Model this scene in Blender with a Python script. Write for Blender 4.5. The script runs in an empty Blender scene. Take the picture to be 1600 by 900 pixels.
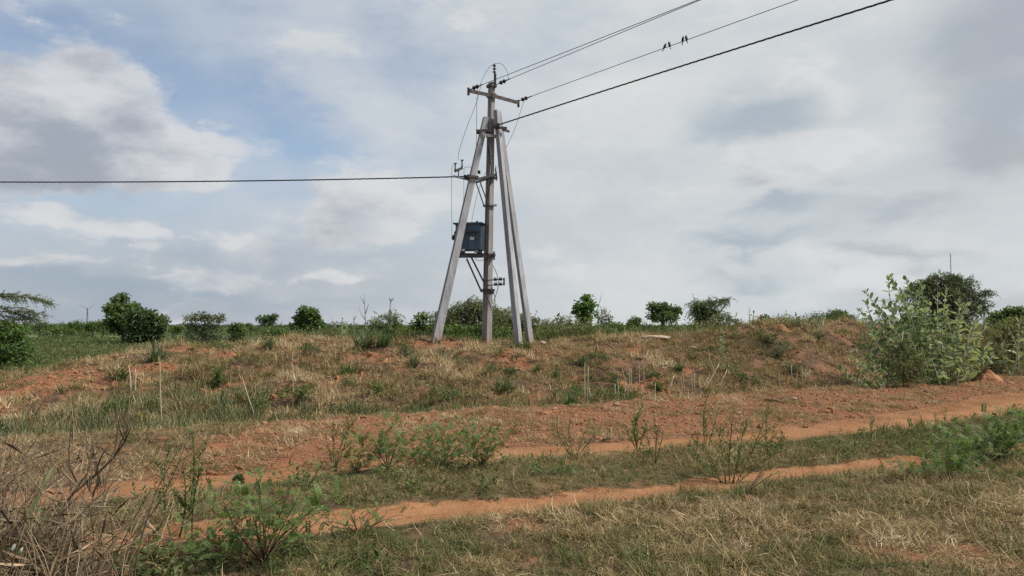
import bpy, math, random
import numpy as np
from mathutils import Vector, Matrix, Euler

random.seed(7)
rng = np.random.default_rng(7)
S = bpy.context.scene
C = S.collection
R = math.radians

# ------------------------------------------------------------------ camera
F_PX = 1232.0            # focal length in pixels of a 1600 wide frame
HORIZON = 508.0
EYE = 1.6
TH = math.atan((HORIZON - 450.0) / F_PX)
cam_d = bpy.data.cameras.new('camera')
cam = bpy.data.objects.new('camera', cam_d)
C.objects.link(cam)
cam.location = (0, 0, EYE)
cam.rotation_euler = (math.pi / 2 + TH, 0, 0)
cam_d.sensor_width = 36.0
cam_d.lens = 36.0 * F_PX / 1600.0
cam_d.clip_start = 0.05
cam_d.clip_end = 12000
S.camera = cam
S.view_settings.view_transform = 'Standard'
S.view_settings.look = 'None'
S.view_settings.exposure = 0.0
S.view_settings.gamma = 1.0
S.view_settings.use_curve_mapping = False
S.cycles.max_bounces = 6
S.cycles.use_denoising = False
S.cycles.transparent_max_bounces = 8
S.cycles.sample_clamp_indirect = 3.0

def pix_dir(px, py):
    a = (px - 800.0) / F_PX
    b = (450.0 - py) / F_PX
    return np.array([a, math.cos(TH) - b * math.sin(TH), math.sin(TH) + b * math.cos(TH)])

def at(px, py, Y):
    d = pix_dir(px, py)
    t = Y / d[1]
    return Vector((d[0] * t, Y, EYE + d[2] * t))

def to_pix(p):
    x, y, z = p[0], p[1], p[2] - EYE
    zc = y * math.cos(TH) + z * math.sin(TH)
    yc = -y * math.sin(TH) + z * math.cos(TH)
    return 800 + F_PX * x / zc, 450 - F_PX * yc / zc

# ------------------------------------------------------------------ light
SUN_EL, SUN_AZ = 54.0, 104.0       # azimuth from +Y towards +X
W = bpy.data.worlds.new('World')
S.world = W
W.use_nodes = True
nt = W.node_tree
nt.nodes.clear()

class NB:
    """tiny node builder"""
    def __init__(self, tree): self.t = tree
    def n(self, typ, **kw):
        nd = self.t.nodes.new(typ)
        for k, v in kw.items(): setattr(nd, k, v)
        return nd
    def put(self, sock, v):
        if isinstance(v, bpy.types.NodeSocket): self.t.links.new(v, sock)
        elif v is not None: sock.default_value = v
    def math(self, op, a, b=None, c=None, clamp=False):
        nd = self.n('ShaderNodeMath', operation=op); nd.use_clamp = clamp
        self.put(nd.inputs[0], a)
        if b is not None: self.put(nd.inputs[1], b)
        if c is not None: self.put(nd.inputs[2], c)
        return nd.outputs[0]
    def vec(self, op, a, b=None, out=0):
        nd = self.n('ShaderNodeVectorMath', operation=op)
        self.put(nd.inputs[0], a)
        if b is not None: self.put(nd.inputs[1], b)
        return nd.outputs['Value'] if op in ('DOT_PRODUCT', 'LENGTH') else nd.outputs[0]
    def xyz(self, x, y, z):
        nd = self.n('ShaderNodeCombineXYZ')
        for i, v in enumerate((x, y, z)): self.put(nd.inputs[i], v)
        return nd.outputs[0]
    def sep(self, v):
        nd = self.n('ShaderNodeSeparateXYZ'); self.put(nd.inputs[0], v); return nd.outputs
    def noise(self, vec, scale, detail=4, rough=0.55, color=False, distortion=0.0):
        nd = self.n('ShaderNodeTexNoise')
        self.put(nd.inputs['Vector'], vec); nd.inputs['Scale'].default_value = scale
        nd.inputs['Detail'].default_value = detail; nd.inputs['Roughness'].default_value = rough
        nd.inputs['Distortion'].default_value = distortion
        return nd.outputs['Color' if color else 'Fac']
    def mix(self, f, a, b, blend='MIX'):
        nd = self.n('ShaderNodeMix', data_type='RGBA', blend_type=blend)
        self.put(nd.inputs[0], f)
        for s, v in ((nd.inputs[6], a), (nd.inputs[7], b)):
            if isinstance(v, (tuple, list)) and len(v) == 3: v = (*v, 1.0)
            self.put(s, v)
        return nd.outputs[2]
    def ramp(self, f, stops):
        nd = self.n('ShaderNodeValToRGB')
        self.put(nd.inputs[0], f)
        cr = nd.color_ramp
        while len(cr.elements) < len(stops): cr.elements.new(0.5)
        for e, (p, c) in zip(cr.elements, stops):
            e.position = p; e.color = (*c, 1.0) if len(c) == 3 else c
        return nd.outputs[0]
    def smooth(self, f, a, b):
        nd = self.n('ShaderNodeMapRange', interpolation_type='SMOOTHSTEP')
        self.put(nd.inputs[0], f); nd.inputs[1].default_value = a; nd.inputs[2].default_value = b
        return nd.outputs[0]

def srgb(r, g, b):
    f = lambda c: (c / 255 / 12.92) if c / 255 <= 0.04045 else ((c / 255 + 0.055) / 1.055) ** 2.4
    return (f(r), f(g), f(b))

b = NB(nt)
SKY_K = 0.135
gen = b.n('ShaderNodeTexCoord').outputs['Generated']
dx, dy, dz = b.sep(gen)[:3]
hor = b.math('SQRT', b.math('ADD', b.math('MULTIPLY', dx, dx), b.math('MULTIPLY', dy, dy)))
az = b.math('ARCTAN2', dx, dy)
el = b.math('ARCTAN2', dz, hor)
uv = b.xyz(az, el, 0.0)
flat = b.vec('MULTIPLY', gen, (1.0, 1.0, 2.2))
wl = b.vec('SUBTRACT', b.noise(flat, 3.2, 5, 0.55, color=True), (0.5, 0.5, 0.5))
wh = b.vec('SUBTRACT', b.noise(flat, 15.0, 7, 0.62, color=True), (0.5, 0.5, 0.5))
wm = b.vec('SUBTRACT', b.noise(b.vec('ADD', flat, (4.2, 7.7, 1.3)), 7.0, 2, 0.5, color=True), (0.5, 0.5, 0.5))
warp = b.vec('ADD', b.vec('MULTIPLY', wl, (0.07, 0.045, 0.0)), b.vec('ADD', b.vec('MULTIPLY', wm, (0.11, 0.07, 0.0)), b.vec('MULTIPLY', wh, (0.07, 0.055, 0.0))))
uvw = b.vec('ADD', uv, warp)

def blob_uv(px, py, rx, ry):
    d = pix_dir(px, py); h = math.hypot(d[0], d[1])
    return math.atan2(d[0], d[1]), math.atan2(d[2], h), rx / F_PX, ry / F_PX

def field(p, blobs, grow=1.0):
    tot = None
    for (px, py, rx, ry, w) in blobs:
        u0, v0, ru, rv = blob_uv(px, py, rx * grow, ry * grow)
        q = b.vec('MULTIPLY', b.vec('SUBTRACT', p, (u0, v0, 0)), (1 / ru, 1 / rv, 0))
        g = b.math('MULTIPLY', b.math('EXPONENT', b.math('MULTIPLY', b.vec('DOT_PRODUCT', q, q), -1.0)), w)
        tot = g if tot is None else b.math('ADD', tot, g)
    return tot

CUMULUS = [(90, 165, 115, 62, 1.0), (165, 165, 75, 66, .8), (20, 225, 120, 60, .9), (170, 240, 110, 50, .95), (270, 278, 70, 26, .8), (60, 280, 120, 26, .6),
           (350, 225, 75, 25, .55), (300, 205, 40, 14, .3), (60, 352, 85, 26, .7), (205, 362, 70, 22, .55), (545, 318, 80, 36, .8),
           (640, 330, 90, 40, .65), (500, 355, 60, 24, .5), (40, 425, 60, 16, .5), (300, 442, 110, 12, .5), (140, 410, 70, 12, .4),
           (560, 420, 130, 13, .45), (1205, 250, 80, 40, 1.0), (1245, 125, 70, 36, .85), (1330, 150, 50, 40, .5), (1300, 230, 60, 60, .4), (1350, 290, 70, 30, .4)]
DARK = [(1185, 185, 85, 36, .95), (1130, 215, 50, 30, .4), (1215, 318, 72, 18, .95), (1130, 370, 70, 20, .7), (1230, 380, 90, 14, .7), (1390, 338, 90, 20, .75),
        (1180, 432, 40, 14, .7), (1380, 405, 60, 14, .6), (1110, 430, 40, 10, .3), (1580, 110, 95, 110, .95), (1560, 230, 70, 40, .6), (1540, 20, 90, 50, .5), (1500, 398, 70, 10, .35),
        (560, 345, 100, 18, .45), (130, 235, 100, 36, .38), (20, 290, 110, 14, .25), (330, 400, 180, 18, .5), (600, 385, 140, 14, .5),
        (130, 445, 160, 14, .5), (420, 460, 260, 14, .45), (90, 470, 200, 24, .5), (1300, 470, 180, 14, .35), (1500, 480, 150, 16, .4)]
VEIL = [(960, 330, 330, 260, .8), (1250, 260, 330, 220, .8), (700, 30, 200, 60, .45), (350, 45, 200, 40, .45), (540, 130, 110, 60, .40), (620, 200, 80, 60, .25),
        (1250, 60, 260, 80, .5), (1000, 150, 140, 70, .35), (100, 60, 90, 26, .3)]

fb = b.noise(flat, 5.5, 8, 0.6)
base_n = b.noise(flat, 2.6, 6, 0.55)
flat2 = b.vec('MULTIPLY', gen, (1.0, 1.0, 2.3))
puff = b.noise(b.vec('ADD', flat2, (1.3, 5.2, 2.1)), 7.5, 8, 0.58)
puff_up = b.noise(b.vec('ADD', flat2, (1.32, 5.2, 2.19)), 7.5, 8, 0.58)
bits = b.math('ADD', b.math('MULTIPLY', b.smooth(base_n, 0.56, 0.72), 0.45), b.math('MULTIPLY', b.smooth(puff, 0.48, 0.66), 0.5))
rawA = b.math('ADD', field(uvw, CUMULUS, 0.84), bits)
sh = b.vec('ADD', uvw, (0.022, 0.030, 0))
rawB = b.math('ADD', field(sh, CUMULUS, 0.84), bits)
dens = b.math('ADD', rawA, b.math('MULTIPLY', b.math('SUBTRACT', fb, 0.5), 0.55))
cum = b.smooth(dens, 0.20, 0.66)
lit = b.math('ADD', b.math('MULTIPLY', b.math('SUBTRACT', rawA, rawB), 0.55), b.math('MULTIPLY', b.math('SUBTRACT', fb, 0.42), 1.9))
lit = b.math('ADD', lit, b.math('MULTIPLY', b.math('SUBTRACT', puff, puff_up), 2.2))
lit = b.math('ADD', lit, b.math('MULTIPLY', b.math('SUBTRACT', 1.0, b.smooth(rawA, 0.35, 1.25)), 0.62))
lit = b.smooth(b.math('ADD', lit, b.math('MULTIPLY', b.math('SUBTRACT', puff, 0.5), 0.9)), -0.45, 1.0)
dark = b.math('ADD', field(uvw, DARK, 1.12), b.math('MULTIPLY', b.smooth(b.noise(b.vec('ADD', flat, (3.1, 1.7, 0.4)), 3.0, 6, 0.55), 0.55, 0.75), 0.35))
dark = b.math('ADD', dark, b.math('MULTIPLY', b.math('SUBTRACT', fb, 0.5), 0.9))
dark = b.smooth(dark, 0.05, 1.15)
veil = b.math('ADD', field(b.vec('ADD', uv, b.vec('MULTIPLY', wl, (0.5, 0.35, 0.0))), VEIL), b.math('MULTIPLY', b.math('SUBTRACT', base_n, 0.5), 0.9))
CLEAR = [(600, 90, 110, 45, .75), (520, 250, 70, 30, .4), (860, 110, 60, 50, .45), (455, 195, 95, 55, 1.0), (400, 130, 80, 45, .45), (690, 120, 60, 60, .6), (60, 45, 70, 30, .6), (255, 110, 50, 40, .35), (930, 60, 80, 40, .4), (620, 240, 60, 30, .6), (1150, 40, 80, 24, .3)]
clear = b.math('MINIMUM', field(b.vec('ADD', uvw, b.vec('MULTIPLY', wh, (0.08, 0.08, 0))), CLEAR), 1.0)
veil = b.math('SUBTRACT', veil, b.math('MULTIPLY', clear, 0.42))
cum = b.math('MULTIPLY', cum, b.math('SUBTRACT', 1.0, b.math('MULTIPLY', clear, 0.8)))
lowhaze = b.math('EXPONENT', b.math('MULTIPLY', b.math('MAXIMUM', el, 0.0), -5.5))
veil = b.math('ADD', b.math('ADD', b.math('MULTIPLY', veil, 0.72), 0.40), b.math('MULTIPLY', lowhaze, 0.5))
veil = b.smooth(veil, 0.0, 1.05)

sky = b.n('ShaderNodeTexSky', sky_type='NISHITA')
sky.sun_disc = False
sky.sun_elevation = R(SUN_EL)
sky.sun_rotation = R(SUN_AZ)
sky.altitude = 300
sky.air_density = 1.0
sky.dust_density = 1.6
sky.ozone_density = 1.0
k = 1.0 / SKY_K
sc = lambda c: tuple(v * k for v in c)
white = sc(srgb(216, 219, 219))
violet = sc(srgb(199, 205, 214))
mott = b.smooth(b.math('ADD', b.math('MULTIPLY', fb, 0.6), b.math('MULTIPLY', puff, 0.4)), 0.36, 0.62)
lowv = b.smooth(el, 0.20, 0.03)
violet = b.mix(lowv, sc(srgb(200, 207, 215)), sc(srgb(184, 190, 198)))
violet_d = b.mix(lowv, sc(srgb(183, 195, 210)), sc(srgb(165, 174, 186)))
veilcol = b.mix(b.smooth(az, -0.55, 0.25), b.mix(mott, violet_d, violet), b.mix(mott, sc(srgb(199, 206, 211)), white))
col = b.mix(veil, sky.outputs[0], veilcol)
ccol = b.mix(lit, b.mix(b.smooth(az, -0.3, 0.3), sc(srgb(161, 166, 176)), sc(srgb(172, 179, 187))), sc(srgb(219, 220, 221)))
col = b.mix(b.math('MULTIPLY', cum, 0.85), col, ccol)
col = b.mix(b.math('MULTIPLY', dark, 0.72), col, b.mix(b.smooth(az, 0.3, 0.6), sc(srgb(156, 172, 187)), sc(srgb(164, 169, 177))))
bg = b.n('ShaderNodeBackground'); bg.inputs[1].default_value = SKY_K
b.put(bg.inputs[0], col)
b.put(b.n('ShaderNodeOutputWorld').inputs[0], bg.outputs[0])
W.cycles.sampling_method = 'MANUAL'
W.cycles.sample_map_resolution = 512

sun_d = bpy.data.lights.new('sun', 'SUN')
sun_d.energy = 4.9
sun_d.angle = R(7)
sun_d.color = (1.0, 0.955, 0.88)
sun = bpy.data.objects.new('sun', sun_d)
C.objects.link(sun)
sv = Vector((math.sin(R(SUN_AZ)) * math.cos(R(SUN_EL)), math.cos(R(SUN_AZ)) * math.cos(R(SUN_EL)), math.sin(R(SUN_EL))))
sun.rotation_euler = sv.to_track_quat('Z', 'Y').to_euler()
sun.location = sv * 200

# ------------------------------------------------------------------ materials
def new_mat(name):
    m = bpy.data.materials.new(name); m.use_nodes = True
    t = m.node_tree; t.nodes.clear()
    nb = NB(t)
    out = nb.n('ShaderNodeOutputMaterial')
    return m, nb, out

def principled(nb, color, rough=0.8, metal=0.0, spec=0.3, normal=None):
    p = nb.n('ShaderNodeBsdfPrincipled')
    if isinstance(color, (tuple, list)) and len(color) == 3: color = (*color, 1.0)
    nb.put(p.inputs['Base Color'], color)
    nb.put(p.inputs['Roughness'], rough)
    p.inputs['Metallic'].default_value = metal
    p.inputs['Specular IOR Level'].default_value = spec
    if normal is not None: nb.put(p.inputs['Normal'], normal)
    return p.outputs[0]

def bump(nb, h, strength=0.5, dist=0.02):
    n = nb.n('ShaderNodeBump'); n.inputs['Strength'].default_value = strength; n.inputs['Distance'].default_value = dist
    nb.put(n.inputs['Height'], h); return n.outputs[0]

def leafy(nb, out, color, trans=0.25, rough=0.6, spec=0.25, tmul=(1.1, 1.25, 0.5)):
    pr = principled(nb, color, rough, 0, spec)
    tr = nb.n('ShaderNodeBsdfTranslucent')
    nb.put(tr.inputs[0], nb.mix(1.0, color, tmul, 'MULTIPLY'))
    ms = nb.n('ShaderNodeMixShader'); ms.inputs[0].default_value = trans
    nb.put(ms.inputs[1], pr); nb.put(ms.inputs[2], tr.outputs[0])
    nb.put(out.inputs[0], ms.outputs[0])

def mat_leaf(name, c1, c2, trans=0.22, rough=0.6, back=None, spec=0.25):
    m, nb, out = new_mat(name)
    geo = nb.n('ShaderNodeNewGeometry')
    ob = nb.n('ShaderNodeObjectInfo')
    f = nb.math('FRACT', nb.math('ADD', geo.outputs['Random Per Island'], ob.outputs['Random']))
    col = nb.mix(f, c1, c2)
    nz = nb.noise(nb.n('ShaderNodeTexCoord').outputs['Object'], 1.6, 3, 0.6)
    col = nb.mix(nb.smooth(nz, 0.4, 0.65), nb.mix(1.0, col, (0.72, 0.74, 0.70), 'MULTIPLY'), nb.mix(1.0, col, (1.18, 1.14, 1.05), 'MULTIPLY'))
    if back: col = nb.mix(geo.outputs['Backfacing'], col, back)
    leafy(nb, out, col, trans, rough, spec)
    return m

def mat_tint(name, stops, jitter=0.4, trans=0.2, rough=0.75):
    """instanced ground cover: 'tint' comes with each point of the scatter"""
    m, nb, out = new_mat(name)
    a = nb.n('ShaderNodeAttribute', attribute_type='INSTANCER'); a.attribute_name = 'tint'
    geo = nb.n('ShaderNodeNewGeometry')
    f = nb.math('ADD', a.outputs['Fac'], nb.math('MULTIPLY', nb.math('SUBTRACT', geo.outputs['Random Per Island'], 0.5), jitter), clamp=True)
    col = nb.ramp(f, stops)
    v = nb.math('ADD', 0.45, nb.math('MULTIPLY', nb.math('FRACT', nb.math('MULTIPLY', geo.outputs['Random Per Island'], 17.3)), 0.8))
    col = nb.mix(1.0, col, nb.xyz(v, v, v), 'MULTIPLY')
    leafy(nb, out, col, trans, rough, 0.15, (1.1, 1.1, 0.8))
    return m

M = {}
GRASS_STOPS = [(0.0, (0.065, 0.105, 0.026)), (0.3, (0.150, 0.160, 0.058)), (0.55, (0.285, 0.217, 0.100)), (0.8, (0.46, 0.328, 0.168)), (1.0, (0.66, 0.53, 0.34))]
M['grass'] = mat_tint('grass', GRASS_STOPS, 0.34)
M['weed'] = mat_tint('weed', [(0.0, (0.060, 0.105, 0.030)), (0.4, (0.120, 0.165, 0.055)), (0.7, (0.20, 0.22, 0.095)), (1.0, (0.34, 0.29, 0.155))], 0.3, 0.35)
M['scrub'] = mat_tint('scrub', [(0.0, (0.045, 0.08, 0.032)), (0.5, (0.095, 0.135, 0.05)), (1.0, (0.18, 0.20, 0.08))], 0.4)
M['bluegrass'] = mat_tint('bluegrass', [(0.0, (0.055, 0.085, 0.035)), (0.45, (0.105, 0.14, 0.06)), (1.0, (0.30, 0.25, 0.13))], 0.5)
M['leaf_dark'] = mat_leaf('leaf_dark', (0.092, 0.140, 0.062), (0.165, 0.215, 0.09), 0.5)
M['leaf_black'] = mat_leaf('leaf_black', (0.085, 0.128, 0.070), (0.145, 0.185, 0.095), 0.5)
M['leaf_mid'] = mat_leaf('leaf_mid', (0.080, 0.130, 0.040), (0.165, 0.215, 0.075), 0.4)
M['leaf_bright'] = mat_leaf('leaf_bright', (0.10, 0.17, 0.058), (0.18, 0.255, 0.10), 0.5)
M['leaf_olive'] = mat_leaf('leaf_olive', (0.125, 0.155, 0.055), (0.24, 0.25, 0.11), 0.35)
M['leaf_grey'] = mat_leaf('leaf_grey', (0.115, 0.135, 0.08), (0.20, 0.21, 0.13), 0.3)
M['leaf_mesquite'] = mat_leaf('leaf_mesquite', (0.085, 0.115, 0.06), (0.16, 0.19, 0.10), 0.35)
M['leaf_yellow'] = mat_leaf('leaf_yellow', (0.10, 0.13, 0.03), (0.22, 0.20, 0.05))
M['leaf_pale'] = mat_leaf('leaf_pale', (0.118, 0.168, 0.060), (0.225, 0.268, 0.122), 0.28, 0.5, (0.38, 0.42, 0.31))
M['leaf_fern'] = mat_leaf('leaf_fern', (0.095, 0.150, 0.045), (0.185, 0.245, 0.09), 0.4)
M['tuft'] = mat_leaf('tuft', (0.09, 0.13, 0.07), (0.19, 0.21, 0.12))
M['tuft_green'] = mat_leaf('tuft_green', (0.05, 0.11, 0.035), (0.12, 0.175, 0.06))
M['straw'] = mat_leaf('straw', (0.30, 0.22, 0.12), (0.50, 0.40, 0.25), 0.1)
M['stalk'] = mat_leaf('stalk', (0.46, 0.38, 0.27), (0.60, 0.52, 0.38), 0.05)

def mat_simple(name, c1, c2, scale=8, rough=0.8, metal=0.0, spec=0.3, bs=0.3, stretch=(1, 1, 1)):
    m, nb, out = new_mat(name)
    co = nb.vec('MULTIPLY', nb.n('ShaderNodeTexCoord').outputs['Object'], stretch)
    n1 = nb.noise(co, scale, 6, 0.6)
    col = nb.mix(nb.smooth(n1, 0.32, 0.68), c1, c2)
    nb.put(out.inputs[0], principled(nb, col, rough, metal, spec, bump(nb, nb.noise(co, scale * 5, 4, 0.6), bs, 0.01)))
    return m

M['bark'] = mat_simple('bark', (0.09, 0.07, 0.05), (0.17, 0.14, 0.10), 6)
M['bark_grey'] = mat_simple('bark_grey', (0.20, 0.18, 0.15), (0.34, 0.31, 0.26), 6)
M['stem_red'] = mat_simple('stem_red', (0.10, 0.045, 0.028), (0.17, 0.09, 0.05), 12)
M['stem_green'] = mat_simple('stem_green', (0.07, 0.10, 0.035), (0.14, 0.14, 0.06), 12)
M['stem_pale'] = mat_simple('stem_pale', (0.26, 0.29, 0.19), (0.38, 0.38, 0.27), 12)
M['twig'] = mat_leaf('twig', (0.12, 0.083, 0.052), (0.38, 0.285, 0.185), 0.03)
M['twig_dark'] = mat_simple('twig_dark', (0.07, 0.045, 0.03), (0.16, 0.11, 0.07), 12)
M['steel'] = mat_simple('steel', (0.045, 0.043, 0.044), (0.12, 0.095, 0.085), 9, 0.6, 0.3)
M['steel_grey'] = mat_simple('steel_grey', (0.16, 0.17, 0.18), (0.27, 0.27, 0.27), 9, 0.5, 0.4)
M['porcelain'] = mat_simple('porcelain', (0.022, 0.018, 0.018), (0.045, 0.035, 0.03), 14, 0.25, 0, 0.5)
M['wire'] = mat_simple('wire', (0.05, 0.055, 0.062), (0.09, 0.095, 0.10), 4, 0.5, 0.5)
M['wire_light'] = mat_simple('wire_light', (0.12, 0.13, 0.14), (0.2, 0.2, 0.21), 4, 0.5, 0.5)
M['rubber'] = mat_simple('rubber', (0.022, 0.023, 0.026), (0.040, 0.041, 0.045), 4, 0.6)
M['tank'] = mat_simple('tank', (0.052, 0.092, 0.132), (0.088, 0.132, 0.172), 5, 0.5, 0.1, 0.4, 0.15)
M['white_paint'] = mat_simple('white_paint', (0.6, 0.62, 0.62), (0.78, 0.78, 0.76), 14, 0.6)
M['turbine'] = mat_simple('turbine', (0.18, 0.20, 0.22), (0.24, 0.26, 0.28), 0.05, 0.6)
M['stone'] = mat_simple('stone', (0.26, 0.185, 0.125), (0.45, 0.35, 0.25), 7, 0.9, bs=0.8)
M['red_stone'] = mat_simple('red_stone', (0.21, 0.095, 0.045), (0.38, 0.185, 0.09), 5, 0.95, bs=0.8)
M['bird'] = mat_simple('bird', (0.010, 0.011, 0.015), (0.03, 0.032, 0.04), 20, 0.5)
M['petal'] = mat_leaf('petal', (0.75, 0.80, 0.76), (0.85, 0.87, 0.84), 0.3)
M['yellow'] = mat_leaf('yellow', (0.6, 0.48, 0.05), (0.72, 0.60, 0.10), 0.2)

def mat_concrete(name, c1, c2, c3):
    m, nb, out = new_mat(name)
    co = nb.n('ShaderNodeTexCoord').outputs['Object']
    n1 = nb.noise(nb.vec('MULTIPLY', co, (1, 1, 0.25)), 5, 7, 0.65)
    n2 = nb.noise(co, 22, 6, 0.7)
    col = nb.mix(nb.smooth(n1, 0.3, 0.7), c1, c2)
    col = nb.mix(nb.math('MULTIPLY', nb.smooth(nb.noise(nb.vec('MULTIPLY', co, (3, 3, 0.35)), 4, 5, 0.6), 0.56, 0.72), 0.7), col, c3)
    col = nb.mix(nb.math('MULTIPLY', nb.smooth(n2, 0.58, 0.75), 0.5), col, (0.10, 0.09, 0.085))
    zz = nb.sep(co)[2]
    spl = nb.math('MULTIPLY', nb.smooth(nb.math('ADD', zz, nb.math('MULTIPLY', n1, 0.7)), 0.95, 0.30), nb.smooth(n2, 0.3, 0.6))
    col = nb.mix(nb.math('MULTIPLY', spl, 0.75), col, (0.26, 0.15, 0.09))
    strk = nb.noise(nb.vec('MULTIPLY', co, (14, 14, 0.5)), 1.6, 5, 0.65)
    col = nb.mix(nb.math('MULTIPLY', nb.smooth(strk, 0.55, 0.70), 0.6), col, c3)
    nb.put(out.inputs[0], principled(nb, col, 0.9, 0, 0.2, bump(nb, nb.math('ADD', n2, nb.math('MULTIPLY', n1, 0.6)), 0.6, 0.015)))
    return m
M['concrete'] = mat_concrete('concrete', (0.28, 0.283, 0.29), (0.43, 0.432, 0.435), (0.18, 0.178, 0.175))
M['concrete_brown'] = mat_concrete('concrete_brown', (0.235, 0.215, 0.20), (0.34, 0.315, 0.29), (0.14, 0.125, 0.115))

def rotz(nb, v, ang):
    nd = nb.n('ShaderNodeVectorRotate', rotation_type='Z_AXIS'); nb.put(nd.inputs['Vector'], v); nd.inputs['Angle'].default_value = -ang; return nd.outputs[0]

def mat_ground():
    m, nb, out = new_mat('ground')
    co = nb.n('ShaderNodeTexCoord').outputs['Object']
    at_ = nb.n('ShaderNodeAttribute'); at_.attribute_name = 'zone'
    zs = nb.n('ShaderNodeSeparateColor'); nb.put(zs.inputs[0], at_.outputs['Color'])
    sand, red, green = zs.outputs
    far = at_.outputs['Alpha']
    n_f = nb.noise(co, 9, 8, 0.65)
    n_m = nb.noise(co, 1.7, 6, 0.6)
    n_g = nb.noise(co, 34, 5, 0.65)
    soil = nb.mix(nb.smooth(n_f, 0.35, 0.65), (0.058, 0.038, 0.023), (0.135, 0.085, 0.048))
    soil = nb.mix(nb.math('MULTIPLY', nb.smooth(n_m, 0.5, 0.62), 0.5), soil, (0.25, 0.12, 0.062))
    redc = nb.mix(nb.smooth(n_f, 0.3, 0.7), (0.15, 0.064, 0.032), (0.275, 0.125, 0.062))
    redc = nb.mix(nb.math('MULTIPLY', nb.smooth(n_g, 0.52, 0.7), 0.6), redc, (0.38, 0.215, 0.12))
    redc = nb.mix(nb.math('MULTIPLY', nb.smooth(n_g, 0.46, 0.34), 0.5), redc, (0.14, 0.068, 0.04))
    sandc = nb.mix(nb.smooth(n_m, 0.35, 0.65), (0.285, 0.132, 0.058), (0.36, 0.182, 0.086))
    sandc = nb.mix(nb.math('MULTIPLY', nb.smooth(n_f, 0.5, 0.68), 0.45), sandc, (0.31, 0.145, 0.07))
    n_s = nb.noise(nb.vec('MULTIPLY', nb.n('ShaderNodeVectorRotate', rotation_type='Z_AXIS').outputs[0], (1, 1, 1)), 1, 2) if False else nb.noise(nb.vec('MULTIPLY', rotz(nb, co, 0.46), (0.9, 9.0, 1.0)), 3.2, 7, 0.65)
    sandc = nb.mix(nb.math('MULTIPLY', nb.smooth(n_s, 0.53, 0.68), 0.6), sandc, (0.25, 0.115, 0.052))
    sandc = nb.mix(nb.math('MULTIPLY', nb.smooth(n_g, 0.60, 0.72), 0.4), sandc, (0.42, 0.25, 0.14))
    redc = nb.mix(nb.math('MULTIPLY', nb.smooth(n_s, 0.5, 0.66), 0.55), redc, (0.15, 0.075, 0.042))
    greenc = nb.mix(nb.smooth(n_m, 0.35, 0.65), (0.095, 0.125, 0.045), (0.15, 0.17, 0.07))
    col = nb.mix(nb.smooth(nb.math('ADD', red, nb.math('MULTIPLY', nb.math('SUBTRACT', n_f, 0.5), 0.7)), 0.25, 0.7), soil, redc)
    col = nb.mix(nb.smooth(nb.math('ADD', sand, nb.math('MULTIPLY', nb.math('SUBTRACT', n_f, 0.5), 0.8)), 0.3, 0.65), col, sandc)
    col = nb.mix(green, col, greenc)
    h = nb.math('ADD', nb.math('ADD', nb.math('MULTIPLY', n_g, 0.5), n_f), nb.math('MULTIPLY', nb.math('MULTIPLY', n_s, sand), 1.3))
    bn = nb.n('ShaderNodeBump'); bn.inputs['Distance'].default_value = 0.05
    nb.put(bn.inputs['Height'], h)
    nb.put(bn.inputs['Strength'], nb.math('ADD', nb.math('ADD', 0.35, nb.math('MULTIPLY', red, 0.5)), nb.math('MULTIPLY', sand, 0.35)))
    nb.put(out.inputs[0], principled(nb, col, 0.95, 0, 0.12, bn.outputs[0]))
    return m
M['ground'] = mat_ground()

# ------------------------------------------------------------------ tagging and mesh helpers
def tag(o, label=None, cat=None, group=None, kind=None):
    if label: o['label'] = label
    if cat: o['category'] = cat
    if group: o['group'] = group
    if kind: o['kind'] = kind
    return o

def empty(name, loc, label=None, cat=None, group=None):
    o = bpy.data.objects.new(name, None); C.objects.link(o)
    o.location = loc; o.empty_display_size = 0.2
    return tag(o, label, cat, group)

def link(name, me, parent=None, loc=None):
    o = bpy.data.objects.new(name, me); C.objects.link(o)
    if parent is not None: o.parent = parent
    if loc is not None: o.location = loc
    return o

def np_mesh(name, verts, faces, mat, smooth=False):
    me = bpy.data.meshes.new(name)
    verts = np.asarray(verts, dtype=np.float32); faces = np.asarray(faces, dtype=np.int32)
    k = faces.shape[1]
    me.vertices.add(len(verts)); me.vertices.foreach_set('co', verts.ravel())
    me.loops.add(faces.size); me.loops.foreach_set('vertex_index', faces.ravel())
    me.polygons.add(len(faces)); me.polygons.foreach_set('loop_start', np.arange(0, faces.size, k, dtype=np.int32))
    me.update(calc_edges=True)
    if mat: me.materials.append(mat)
    if smooth: me.polygons.foreach_set('use_smooth', np.ones(len(faces), dtype=bool))
    return me

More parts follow.
